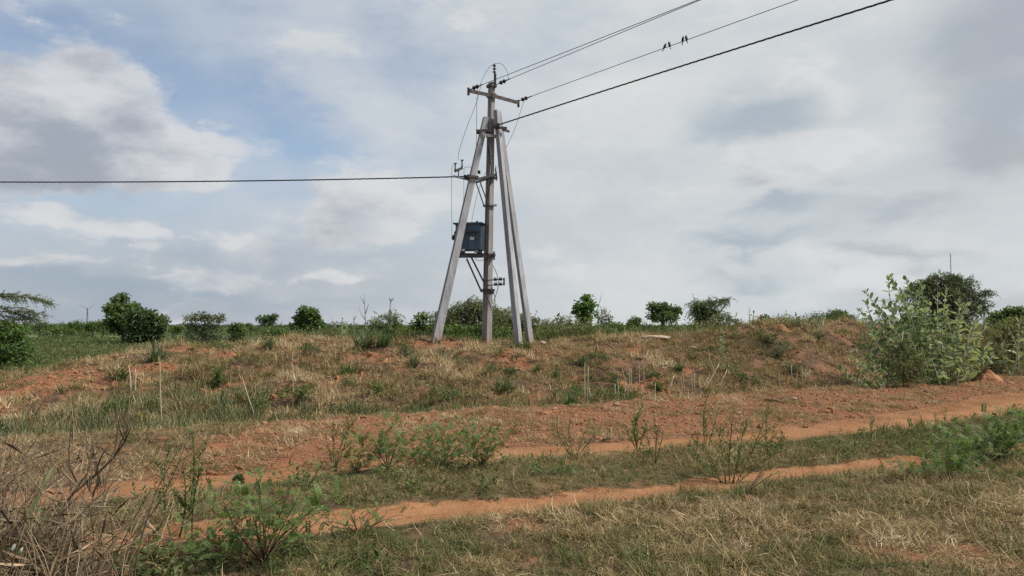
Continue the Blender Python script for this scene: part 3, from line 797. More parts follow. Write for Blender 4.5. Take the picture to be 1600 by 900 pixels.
    low = 1 - sstep(0.8, 3.2, y - edge(x))
    t = 0.68 + n1 * 0.55 + n2 * 0.6 - 0.34 * low * sstep(5, 0, x) - 0.18 * sstep(0.5, -0.2, n1 + .25) + rng.normal(0, .07, len(x)) - 0.35 * sstep(0.5, 3.0, y - K)
    s = rng.uniform(.34, .80, len(x)) * (1 + 0.3 * low) * (1 + 1.2 * n2)
    scatter('mound_grass', 'straw coloured dry grass all over the earth mound', 'grass', far_ups + far_mat * 2, P, s, t, 0.18)
    herb = [shrub_mesh('herb', M['weed'], 150, 0.13, 640 + i, 3) for i in range(4)]
    def acc(x, y):
        z = zones(x, y); n = fbm(x * .9, y * .9, 3, 171)
        return z[8] * sstep(0.08, 0.25, n + 0.10 * (1 - sstep(1.0, 3.0, y - edge(x)))) * (1 - .8 * z[7])
    x, y, P = sample(-20, 20, 9, 31, 7, acc, 1.1, 1.5)
    s0 = rng.uniform(.16, .46, len(x)); s = np.stack([s0 * 1.3, s0 * 1.3, s0 * .8], 1)
    scatter('ground_herbs', 'low green herbs dotted through the dry grass of the mound', 'herbs', herb, P, s, 0.35 + rng.normal(0, .25, len(x)))
    # green grass in the hollow at the left
    blu = [blades_mesh('hollow_blades', M['bluegrass'], 26, 0.15, 0.42, 0.016, (35, 85), 0.28, 540 + i, 3, 0.2) for i in range(4)]
    def acc(x, y):
        s_ = y - edge(x); n = fbm(x * .8, y * .8, 3, 121)
        return np.clip(sstep(-4.2, -5.6, x) * sstep(0.2, 0.7, s_) * (1 - sstep(4.6, 6.2, s_ + n * 3)) + 0.55 * sstep(4, -1, x) * sstep(0.5, 1.0, s_) * (1 - sstep(1.4, 2.6, s_ + n * 2.5)), 0, 1) * np.clip(.55 + 2.6 * fbm(x * .7, y * 1.1, 3, 125), .04, 1)
    x, y, P = sample(-16, 6, 7, 22, 46, acc, 1.1, 1.5)
    scatter('hollow_grass', 'lush blue green grass in the hollow behind the bank', 'grass', blu, P, rng.uniform(.55, 1.05, len(x)), 0.56 + fbm(x, y, 3, 123) * 1.2 + rng.normal(0, .1, len(x)))
    # green field beyond the mound on the left
    crop = [weed_mesh('crop', M['weed'], 9, 0.34, 0.10, 560 + i) for i in range(4)]
    def acc(x, y): return sstep(0.5, 3.0, y - np.maximum(crest(x), edge(x) + 3) - 0.5) * np.clip(26 / y, 0, 1) * (x < -2 - (y - 25) * .1)
    x, y, P = sample(-64, 0, 22, 95, 9, acc, 1.05, 2)
    scatter('field_crop', 'bright green low crop of the field behind the mound', 'crop', crop, P, rng.uniform(.7, 1.2, len(x)) * np.clip(y / 40, 1, 1.9), 0.60 + fbm(x / 3, y / 3, 3, 131) * .5 + fbm(x / 9, y / 2.2, 2, 133) * .5)
    # rank weeds behind the crest
    wds = [weed_mesh('tall_weed', M['weed'], 8, 0.62, 0.105, 580 + i) for i in range(5)] + [blades_mesh('tall_blades', M['weed'], 22, 0.2, 0.62, 0.02, (50, 86), 0.2, 590 + i, 3, 0.2) for i in range(3)]
    def acc(x, y):
        q = y - np.maximum(crest(x), edge(x) + 3); n = fbm(x * .35, y * .35, 3, 141)
        return sstep(0.7, 2.0, q + n * 1.5) * np.clip(28 / y, 0, 1) * sstep(-9.5, -5.5, x + (y - 26) * .35)
    x, y, P = sample(-14, 36, 23, 60, 13, acc, 1.05, 2)
    q = y - np.maximum(crest(x), edge(x) + 3)
    s = rng.uniform(.65, 1.3, len(x)) * np.clip(0.75 + q * 0.06, .7, 2.0) * np.clip(1 + 2.0 * fbm(x * .8, y * .4, 3, 145), .5, 1.7) * np.interp(x, [-14, -5, -2, 2.2, 7, 9, 20], [.8, .9, .5, .95, .88, .72, .8])
    scatter('weeds', 'rank green weeds growing behind the crest of the mound', 'weeds', wds, P, s, 0.56 + fbm(x * .4, y * .4, 3, 143) * 1.0 + rng.normal(0, .1, len(x)))
    # scrub of the plain
    sb = [shrub_mesh('scrub_bush', M['scrub'], 420, 0.075, 600 + i) for i in range(5)]
    def acc(x, y):
        n = fbm(x / 14, y / 14, 3, 151); return np.clip(0.35 + 1.6 * n, 0, 1) * sstep(66, 84, y + np.abs(x + 30) * -.15 + 40 * (x > -14)) 
    x, y, P = sample(-210, 210, 60, 300, 0.026, acc, 1.08, 4)
    s0 = (1.0 + 2.6 * rng.uniform(size=len(x)) ** 2.0) * np.clip(y / 120, .6, 1.4); s = np.stack([s0 * rng.uniform(1.1, 1.9, len(x)), s0 * 1.4, s0 * rng.uniform(.55, 1.0, len(x))], 1)
    scatter('scrub', 'green scrub bushes spread over the plain towards the horizon', 'scrub', sb, P, s, 0.45 + fbm(x / 8, y / 8, 3, 153) * 1.0)
    x = rng.uniform(-1500, 1500, 5200); y = rng.uniform(300, 1900, 5200); k_ = np.abs(x) < y * .72 + 20
    x, y = x[k_], y[k_]; P = np.stack([x, y, height(x, y)], 1)
    s0 = (2.5 + 5.5 * rng.uniform(size=len(x)) ** 2.5) * np.clip(y / 700, .8, 1.15); s = np.stack([s0 * 2.2, s0 * 1.8, s0 * .9], 1)
    scatter('distant_woodland', 'dark thin line of far trees along the horizon', 'woodland', sb, P, s, 0.3 + fbm(x / 60, y / 60, 3, 163) * .8)
ground_cover()
#@@PART2
# ------------------------------------------------------------------ the pole structure
PY = 23.0                                        # depth of the main pole
ARM = Vector((0.78, 0.62, 0)).normalized()       # along the crossarm
LINE = Vector((0.62, -0.78, 0)).normalized()     # along the overhead line, towards the camera side
def groove(wa, wb, d=0.28, g=0.5):
    di = wa * d; gg = wb * g
    return [(-wa, -wb), (wa, -wb), (wa, -gg), (wa - di, -gg * .8), (wa - di, gg * .8), (wa, gg), (wa, wb), (-wa, wb), (-wa, gg), (-wa + di, gg * .8), (-wa + di, -gg * .8), (-wa, -gg)]

base = gnd(760, 539); base = Vector((at(760, 539, PY).x, PY, hz(at(760, 539, PY).x, PY)))
top = at(768.3, 129, PY)
pole = empty('utility_pole', base, 'tall upright concrete pole carrying the crossarm between three leaning concrete poles', 'utility pole')
m = MB(); m.loft(base - Vector((0, 0, 0.5)), top, groove(.092, .132), groove(.064, .083), ARM, LINE, 6); m.build('shaft', M['concrete_brown'], pole)
def pole_at(py):
    t = (540.0 - py) / (540.0 - 129.0); return base.lerp(top, t)
# crossarm: shallow steel V, then the top bracket and insulators
aL, aR, aM = at(732, 140, PY - .62), at(810, 159, PY + .62), at(768, 149.5, PY) + LINE * .10
m = MB()
for e in (aL, aR):
    m.bar(aM, e, .10, .012, (0, 0, 1)); m.bar(aM + Vector((0, 0, -.05)) + LINE * .05, e + Vector((0, 0, -.05)) + LINE * .05, .012, .11)
    m.bar(e + Vector((0, 0, .05)), e - Vector((0, 0, .16)), .07, .07, (1, 0, 0))
arm_o = m.build('crossarm', M['steel'], pole)
m = MB(); m.box(pole_at(150), (.19, .25, .10), Matrix((ARM, LINE, (0, 0, 1))).transposed()); m.build('clamp_band', M['steel'], pole)
m = MB(); m.box(pole_at(134.5), (.20, .26, .09), Matrix((ARM, LINE, (0, 0, 1))).transposed()); m.build('clamp_band', M['steel'], pole)
pt = at(773.5, 131, PY - .08)
m = MB(); m.bar(at(773.5, 137, PY - .08), at(773.5, 115, PY - .08), .075, .07, (0, 1, 0)); m.build('top_bracket', M['steel'], pole)
SHED = lambda r, L, n: [(0, r * .35)] + [q for i in range(n) for q in ((L * (i + .15) / n, r * .4), (L * (i + .45) / n, r), (L * (i + .6) / n, r), (L * (i + .85) / n, r * .45))] + [(L, r * .3)]
m = MB(); m.lathe(at(772.5, 115, PY - .08), (0, 0, 1), SHED(.052, .28, 3)); m.build('pin_insulator', M['porcelain'], pole)

WIRE_T = {}
def parab(P0, d, L, sag, px=None, py=None):
    """span from P0 along d; if a pixel is given the sag is chosen so the wire passes it"""
    d = Vector(d)
    if px is not None:
        q = pix_dir(px, py); ratio = q[0] / q[1]
        s = (ratio * P0.y - P0.x) / (d.x - ratio * d.y); Y = P0.y + d.y * s
        sag = -(EYE + q[2] / q[1] * Y - P0.z) / (4 * (s / L) * (1 - s / L))
    return lambda s: Vector((P0.x + d.x * s, P0.y + d.y * s, P0.z - 4 * sag * (s / L) * (1 - s / L)))
strain = [(at(735, 139.5, PY - .64), at(756, 133, 22.45), (1090, 0), 'topmost thin overhead wire, from the left end of the crossarm'),
          (at(777, 131.5, PY - .14), at(796, 126.5, 22.5), (1094, 0), 'thin overhead wire from the pole top just below the highest wire'),
          (at(811, 157.5, PY + .60), at(824, 153.5, 23.2), (1246, 0), 'thin overhead wire from the right end of the crossarm with birds')]
phase = []
for i, (p0, p1, tgt, lab) in enumerate(strain):
    f = parab(p0, LINE, 46.0, 0, *tgt)
    # insulator string: two discs on a short link, then the dead-end clamp
    d = (f(.5) - f(0)).normalized()
    m = MB(); m.tube([p0, p0 + d * .14], .012, 5); m.lathe(p0 + d * .10, d, SHED(.060, .30, 2)); m.tube([p0 + d * .38, p0 + d * .62], [.020, .013], 6)
    m.build('strain_insulator', M['porcelain'], pole)
    m = MB(); m.tube([f(s) for s in np.linspace(.58, 46, 60)], .0085, 5)
    tag(m.build('overhead_wire', M['wire'], None, f(.58)), lab, 'wire', 'thin bare wires of the overhead line')
    phase.append(f)

# leaning support poles
def strut(px, py, tpx, tpy, tY, w0, w1, label, rotz, baseY=None, col='concrete'):
    bp = gnd(px, py) if baseY is None else on(px, baseY)
    tp = at(tpx, tpy, tY)
    ca, sa = math.cos(R(rotz)), math.sin(R(rotz))
    A, B_ = Vector((ca, sa, 0)), Vector((-sa, ca, 0))
    o = empty('support_pole', bp, label, 'support pole', 'leaning concrete poles propping the main pole')
    dn = (bp - tp).normalized()
    m = MB(); m.loft(bp + dn * .5, tp, groove(w0[0], w0[1], .25, .5), groove(w1[0], w1[1], .25, .5), A, B_, 6); m.build('shaft', M[col], o)
    return o, bp, tp
sl, slb, slt = strut(681, 531, 759.5, 183, PY - .26, (.122, .100), (.078, .062), 'leaning concrete pole propping the main pole from the left', 24, 22.35)
sf_, sfb, sft = strut(811, 545, 775.5, 172, PY - .32, (.074, .090), (.062, .066), 'front one of the two concrete poles leaning from the right', 50)
sb_, sbb, sbt = strut(829, 540, 778.5, 174, PY - .16, (.088, .072), (.062, .056), 'rear one of the two concrete poles leaning from the right', 38, 23.3)
def along(b_, t_, py):      # point on a pole's axis that shows at a row of the photograph
    lo, hi = 0.0, 1.0
    for _ in range(40):
        mid = (lo + hi) / 2
        if to_pix(b_.lerp(t_, mid))[1] > py: lo = mid
        else: hi = mid
    return b_.lerp(t_, lo)
# clamps that tie the props to the main pole
def clamp(c, size, rotz, parent, mat='steel'):
    m = MB(); m.box(c, size, Matrix.Rotation(R(rotz), 3, 'Z')); m.build('clamp_band', M[mat], parent)
cl = along(slb, slt, 206)
m = MB()
m.bar(cl + Vector((-.19, -.12, 0)), cl + Vector((.30, -.10, .02)), .03, .075); m.bar(cl + Vector((-.17, .12, 0)), cl + Vector((.30, .14, .02)), .03, .075)
m.bar(cl + Vector((-.16, -.15, 0)), cl + Vector((-.16, .16, 0)), .035, .07); m.build('clamp_band', M['steel'], sl)
cr = along(sfb, sft, 200)
m = MB(); m.bar(cr + Vector((-.20, -.13, -.01)), cr + Vector((.26, -.10, -.03)), .03, .07); m.bar(cr + Vector((.14, -.10, -.07)), cr + Vector((.32, .10, -.08)), .05, .06)
m.box(cr + Vector((-.03, -.15, .02)), (.16, .05, .10)); m.build('clamp_band', M['steel'], sf_)
m = MB(); m.bar(cl + Vector((.10, -.06, -.13)), cl + Vector((.52, .02, -.14)), .12, .09); m.build('spacer_block', M['concrete_brown'], pole)
c2 = along(slb, slt, 277)
m = MB(); m.box(c2 + Vector((-.01, -.01, 0)), (.30, .27, .065), Matrix.Rotation(R(24), 3, 'Z')); m.build('clamp_band', M['steel'], sl)
# upper steel frame that carries the switch fuses
u1, u2 = at(716, 276, PY - .35), at(776, 272, PY - .12)
m = MB(); m.bar(at(708, 275, PY - .42), at(740, 283, PY - .22), .05, .045); m.bar(at(741, 281, PY - .30), at(775.5, 273, PY - .20), .06, .06)
m.bar(at(743, 285, PY + .18), at(773, 276, PY + .22), .06, .06); m.bar(at(775.5, 270, PY - .26), at(775.5, 280, PY + .24), .05, .09); m.build('fuse_frame', M['steel_grey'], pole)
for p, q in (((743, 283), (757, 324)), ((750, 284), (759, 309))):
    m = MB(); m.bar(at(*p, PY - .2), at(*q, PY - .05), .035, .035, (0, 1, 0)); m.build('brace', M['steel_grey'], pole)
for py in (281, 324):
    m = MB(); m.box(pole_at(py) + Vector((.02, 0, 0)), (.27, .34, .05), Matrix((ARM, LINE, (0, 0, 1))).transposed()); m.build('clamp_band', M['steel_grey'], pole)
# platform under the transformer with its two diagonal props
TY = PY + .06
m = MB()
m.bar(at(715, 400.5, TY - .30), at(773, 400, TY - .22), .07, .085); m.bar(at(713, 398, TY + .32), at(771, 398, TY + .34), .07, .085)
m.bar(at(720, 401, TY - .34), at(720, 399, TY + .36), .06, .05); m.bar(at(772, 396, TY - .30), at(772, 403, TY + .34), .05, .12)
m.build('platform', M['steel'], pole)
for p, q, y0 in (((729, 404), (752, 455), -.30), ((737, 403), (756, 441), .10)):
    m = MB(); m.bar(at(*p, TY + y0), at(*q, PY - .1 + y0 * .3), .05, .05, (0, 1, 0)); m.build('brace', M['steel'], pole)
for py in (402, 457):
    m = MB(); m.box(pole_at(py), (.27, .36, .075), Matrix((ARM, LINE, (0, 0, 1))).transposed()); m.build('clamp_band', M['steel'], pole)
m = MB(); m.bar(at(751, 455, PY - .24), at(772, 458, PY - .18), .04, .05); m.bar(at(768, 448, PY - .2), at(771, 458, PY - .2), .03, .03, (0, 1, 0)); m.build('lower_bracket', M['steel'], pole)

# insulator rack on the right of the shaft (low voltage)
rk = empty('insulator_rack', at(770, 441, PY - .2), 'small steel rack of four spool insulators on the pole shaft below the transformer', 'insulator rack')
m = MB()
for py in (436.5, 444.5): m.bar(at(756, py + 2, PY - .22), at(787, py - .5, PY - .25), .02, .028)
m.bar(at(787.5, 434, PY - .25), at(787.5, 446, PY - .25), .05, .02, (0, 1, 0)); m.bar(at(757, 437, PY - .22), at(757, 450, PY - .22), .05, .03, (0, 1, 0)); m.build('rack_frame', M['steel'], rk)
for px, py in ((774, 436.5), (782, 436), (774.5, 444), (782, 443.8)):
    m = MB(); m.lathe(at(px - 2.6, py, PY - .25), (1, 0, 0), [(0, .03), (.012, .055), (.035, .055), (.045, .03), (.055, .055), (.08, .055), (.092, .03)], 10); m.build('spool', M['porcelain'], rk)

# transformer on the platform
T0 = at(734.5, 396, TY); T1 = at(734.5, 349.5, TY)
TRZ = R(-12)
TM = Matrix.Rotation(TRZ, 3, 'Z')
tr = empty('transformer', T0, 'dark blue grey transformer tank with white plate between the left prop and the upright pole', 'transformer')
HT = T1.z - T0.z; TWX, TWY = .74, .52
L3 = lambda x, y, z: T0 + TM @ Vector((x, y, z))
m = MB(); m.box(L3(0, 0, HT * .53), (TWX, TWY, HT * .86), TM); m.build('tank', M['tank'], tr)
m = MB(); m.box(L3(0, 0, HT * .98), (TWX + .13, TWY + .12, .035), TM); m.box(L3(0, 0, HT * .955), (TWX + .06, TWY + .06, .022), TM); m.build('lid', M['tank'], tr)
for sx in (-.26, .26):
    m = MB(); m.box(L3(sx, 0, .045), (.07, TWY + .06, .085), TM); m.build('skid', M['steel'], tr)
m = MB()
m.box(L3(0, -TWY / 2 - .006, HT * .47), (TWX - .04, .02, .022), TM)
for x in (-.25, .0, .25): m.box(L3(x, -TWY / 2 - .005, HT * .28), (.018, .02, HT * .36), TM)
m.build('stiffener', M['tank'], tr)
for x in (.0, .10, .20, .30):
    m = MB(); p = L3(x, -TWY / 2, HT * .70); m.lathe(p, TM @ Vector((0, -1, -.1)), [(0, .035), (.03, .042), (.05, .028), (.08, .034), (.10, .018), (.13, .016)], 10); bo = m.build('low_voltage_bushing', M['porcelain'], tr)
    m = MB(); m.tube([p + TM @ Vector((0, -.10, -.01)), p + TM @ Vector((0.01, -.14, -.0)), p + TM @ Vector((.03, -.135, -.06)), p + TM @ Vector((.08, -.09, -.16))], .008, 5); m.build('lead', M['rubber'], bo)
m = MB(); m.box(L3(.13, -TWY / 2 - .014, HT * .47), (.125, .008, .085), TM); m.build('name_plate', M['white_paint'], tr)
m = MB(); m.box(L3(-.13, -TWY / 2 - .02, .075), (.10, .03, .055), TM); m.build('marking_plate', M['white_paint'], tr)
m = MB(); m.lathe(L3(.24, -TWY / 2 - .06, .06), TM @ Vector((.3, 0, -.2)), [(0, .02), (.05, .026), (.1, .02)], 8); m.build('drain_valve', M['steel_grey'], tr)
for px, py, yy in ((710.5, 362, .10), (706.5, 371, -.14), (713, 372, -.02)):
    p = at(px, py, TY + yy); q = L3(-TWY * .70, yy * .9, HT * .66 if py < 368 else HT * .52)
    ax = (p - q).normalized(); ln = (p - q).length
    m = MB(); m.lathe(q, ax, [(0, .04), (ln * .25, .045), (ln * .35, .075), (ln * .45, .075), (ln * .5, .045), (ln * .62, .085), (ln * .75, .085), (ln * .8, .045), (ln * .95, .06), (ln, .03)], 12); m.build('high_voltage_bushing', M['porcelain'], tr)
m = MB(); m.tube([L3(.22, -.05, HT), L3(.22, -.05, HT + .07)], .03, 8); m.build('filler_cap', M['tank'], tr)

# horn gap fuses standing on the upper frame
FU = 'fuse units on the upper frame'
def fuse(px, py, yy, label, sc_=1.0):
    o = empty('fuse_unit', at(px, py + 14 * sc_, PY + yy), label, 'fuse unit', FU)
    m = MB(); m.tube([at(px, py + 14 * sc_, PY + yy), at(px, py + 5 * sc_, PY + yy)], .018, 6); m.build('mounting_pin', M['steel_grey'], o)
    m = MB(); m.bar(at(px - 5.5, py + 6, PY + yy - .05), at(px + 5.5, py + 1, PY + yy + .05), .10, .075); m.build('base_channel', M['steel'], o)
    for sx, sy in ((-5.2, 5), (5.4, 0)):
        m = MB(); q = at(px + sx, py + sy, PY + yy); m.lathe(q, (0, 0, 1), [(0, .022), (.06, .022), (.10, .018), (.17, .018), (.19, .026), (.20, .035), (.21, .022)], 8); po = m.build('post', M['porcelain'], o)
        m = MB(); m.bar(q + Vector((-.05, 0, .215)), q + Vector((.06, 0, .215)), .03, .015); m.build('contact_arm', M['steel'], po)
    return o
fuse(716.5, 261.5, -.42, 'leftmost fuse unit with two posts outside the left prop')
o = empty('fuse_unit', at(748, 274, PY + .1), 'middle fuse unit seen just right of the left prop', 'fuse unit', FU)
m = MB(); m.box(at(748.5, 269, PY + .1), (.08, .1, .085)); m.build('base_channel', M['steel'], o)
m = MB(); m.lathe(at(738, 271, PY + .12), (0, 0, 1), [(0, .022), (.14, .022), (.18, .03), (.2, .02)], 8); m.build('post', M['porcelain'], o)
o = empty('fuse_unit', at(774.5, 273, PY - .2), 'rightmost fuse post on the frame right of the pole shaft', 'fuse unit', FU)
m = MB(); m.lathe(at(774.5, 273, PY - .2), (0, 0, 1), [(0, .02), (.12, .02), (.15, .014), (.17, .026), (.185, .026), (.19, .012), (.27, .006)], 8); m.build('post', M['porcelain'], o)

# jumpers and drop leads
def wire_px(name, pts, r, mat, label, cat='wire', group=None, n=5):
    P = [at(a, c, PY + d) for a, c, d in pts]; out = []
    for i in range(len(P) - 1):         # Catmull-Rom through the points
        p0, p1, p2, p3 = P[max(i - 1, 0)], P[i], P[i + 1], P[min(i + 2, len(P) - 1)]
        for t in np.linspace(0, 1, 7)[:-1]:
            out.append(0.5 * ((2 * p1) + (p2 - p0) * t + (2 * p0 - 5 * p1 + 4 * p2 - p3) * t * t + (3 * p1 - p0 - 3 * p2 + p3) * t ** 3))
    out.append(P[-1])
    m = MB(); m.tube(out, r, n); return tag(m.build(name, M[mat], None, P[0]), label, cat, group)
wire_px('jumper_wire', [(748, 137, -.62), (752, 128, -.4), (757, 117, -.25), (764, 106, -.12), (772, 100, -.08), (781, 99, -.2), (788, 104, -.35), (793, 113, -.48), (795, 125, -.55)], .007, 'wire', 'thin jumper wire arching over the pole top insulator', 'wire')
wire_px('drop_wire', [(752, 130.5, -.5), (747, 152, -.4), (740, 172, -.36), (729, 200, -.38), (719, 230, -.4), (716, 245, -.42), (717, 250, -.42)], .007, 'wire_light', 'thin slack wire falling from the arm down to the leftmost fuse unit')
wire_px('drop_wire', [(746, 137, -.62), (745, 165, -.3), (744.5, 200, .2), (744, 262, .3)], .007, 'wire_light', 'thin wire hanging straight down behind the left prop')
wire_px('drop_wire', [(820, 154.5, .3), (813, 175, .35), (805, 200, .5), (795, 222, .6), (784, 245, .7), (776, 262, .3)], .006, 'wire_light', 'thin wire slanting down from the right arm behind the props')
wire_px('drop_wire', [(713, 256, -.42), (707.5, 259, -.40), (706, 268, -.38), (705.5, 310, -.3), (706, 345, -.15), (706, 368, -.12)], .006, 'wire_light', 'leftmost thin lead from the fuse unit down to the transformer')
wire_px('drop_wire', [(737, 261, .1), (727, 261.5, .1), (725, 268, .1), (724.5, 310, .05), (722, 345, 0), (713, 360, 0)], .006, 'wire_light', 'thin lead with a square top corner behind the left prop')
wire_px('drop_wire', [(774, 266, .0), (760, 268, .3), (747, 300, .25), (741, 325, .15), (737, 347, .05)], .006, 'wire_light', 'slanting thin lead from the frame to the transformer lid')
wire_px('service_cable', [(764, 200, -.16), (762, 225, -.18), (766, 250, -.17), (768, 268, -.17), (765, 290, -.18), (761, 312, -.18), (760.5, 340, -.2), (759, 380, -.2), (757, 410, -.2), (758, 430, -.2)], .016, 'rubber', 'black cable running down the main pole shaft', 'cable')
wire_px('service_cable', [(770, 415, -.2), (775, 425, -.22), (778, 436, -.25), (778, 450, -.25), (775, 460, -.24), (772, 470, -.2)], .010, 'rubber', 'black cable looping past the spool insulators', 'cable')
wire_px('service_cable', [(757, 447, -.22), (759, 462, -.24), (764, 472, -.24), (768, 485, -.2)], .012, 'rubber', 'black cable hanging down the shaft under the rack', 'cable')
wire_px('service_cable', [(770, 456, -.22), (773, 463, -.26), (773.5, 475, -.26), (775, 484, -.24), (774, 488, -.24)], .010, 'rubber', 'short black cable end dangling right of the shaft', 'cable')
wire_px('service_cable', [(744, 378, -.42), (741, 396, -.45), (745, 406, -.4), (753, 407, -.3), (758, 404, -.25)], .008, 'rubber', 'thin cable loop hanging below the transformer platform', 'cable')

# twisted aerial cables
def twisted(name, f, L, label, r=.0100, off=.0115, pitch=.62, n=None):
    n = n or int(L / pitch * 8); ss = np.linspace(0, L, n); m = MB()
    for k_ in range(3):
        pts = []
        for s in ss:
            d = (f(s + .05) - f(s)).normalized(); sd = d.cross(Vector((0, 0, 1))).normalized(); up = sd.cross(d)
            a = 2 * math.pi * (s / pitch + k_ / 3); pts.append(f(s) + (sd * math.cos(a) + up * math.sin(a)) * off)
        m.tube(pts, r, 5)
    return tag(m.build(name, M['rubber'], None, f(0)), label, 'cable', 'thick twisted cables')
c0 = cr + Vector((.0, -.18, .04))
fR = parab(c0, Vector((.66, -.75, 0)).normalized(), 46.0, 0, 1392, 0)
twisted('twisted_cable', fR, 30, 'thick black twisted cable rising to the upper right')
l0 = at(733, 275.5, PY - .32)
fl = parab(l0, (-1, 0, 0), 24.0, .17)
twisted('twisted_cable', fl, 24, 'thick black twisted cable running level to the left')
m = MB(); m.lathe(at(735, 275.5, PY - .32), (-1, 0, -.02), [(0, .03), (.03, .06), (.08, .06), (.1, .03), (.13, .055), (.17, .055), (.2, .02)], 8); m.build('cable_insulator', M['porcelain'], sl)
m = MB(); m.box(c0, (.1, .06, .09)); m.build('cable_clamp', M['steel'], sf_)

# four birds on the right-arm wire
def bird(px, lean, face, label):
    f = phase[2]; lo, hi = .5, 40.0
    for _ in range(50):
        mid = (lo + hi) / 2
        if to_pix(f(mid))[0] < px: lo = mid
        else: hi = mid
    p = f(lo) + Vector((0, 0, .008))
    o = empty('bird', p, label, 'bird', 'birds perched on the wire')
    ax = Vector((lean, face * .25, 1)).normalized()
    m = MB(); m.lathe(p + ax * -.02, ax, [(0, .012), (.02, .030), (.055, .040), (.09, .036), (.115, .026), (.125, .025), (.145, .030), (.165, .024), (.178, .008)], 10); m.build('body', M['bird'], o)
    h = p + ax * .130; bk = Vector((face * .6 + lean, -.6, .05)).normalized()
    m = MB(); m.lathe(h + bk * .02, bk, [(0, .010), (.03, .002)], 6); m.build('beak', M['bird'], o)
    td = Vector((-lean * 1.1, -face * .12, -1)).normalized()
    m = MB(); m.bar(p + ax * .02 + Vector((0, .015, 0)), p + td * .12, .022, .008, (0, 1, 0)); m.bar(p + td * .02 + Vector((.006, .01, 0)), p + td * .135 + Vector((.016, 0, 0)), .012, .006, (0, 1, 0)); m.build('tail', M['bird'], o)
    sd = ax.cross(Vector((0, 1, 0))).normalized()
    for s in (-1, 1):
        m = MB(); m.bar(p + ax * .095 + sd * s * .034, p + ax * -.03 + sd * s * .016 + Vector((0, .02, 0)), .014, .05, (0, 1, 0)); m.build('wing', M['bird'], o)
    for s in (-1, 1):
        m = MB(); m.tube([p + sd * s * .012, p + sd * s * .012 + ax * .02], .004, 4); m.build('leg', M['bird'], o)
    o.scale = (.74, .74, .74)
bird(1037.5, .45, -1, 'leftmost dark bird on the wire, leaning right')
bird(1046.5, -.15, 1, 'second dark bird on the wire, beside the leaning one')
bird(1066.5, .10, -1, 'third dark bird on the wire, with short tail')
bird(1073.0, -.15, 1, 'rightmost dark bird on the wire, standing upright')

# ------------------------------------------------------------------ trees and bushes
class Leaves:
    def __init__(self): self.V = []; self.F = []; self.n = 0
    def add(self, cen, dirs, nrm, ln, wd, fold=.15):
        V, Fq = leaf_arrays(cen, dirs, nrm, ln, wd, fold); self.V.append(V); self.F.append(Fq + self.n); self.n += len(V)
    def build(self, name, mat, parent):
        V = np.concatenate(self.V) - np.array(parent.location); return link(name, np_mesh(name, V, np.concatenate(self.F), mat), parent)

def curve_pts(p, q, bend, g, n=5):
    p, q = Vector(p), Vector(q); L = (q - p).length; out = []
    off = Vector((g.normal(), g.normal(), abs(g.normal()) * .6)) * bend * L
    for i in range(n + 1):
        t = i / n; out.append(p.lerp(q, t) + off * (t * (1 - t) * 4) * .5)
    return out

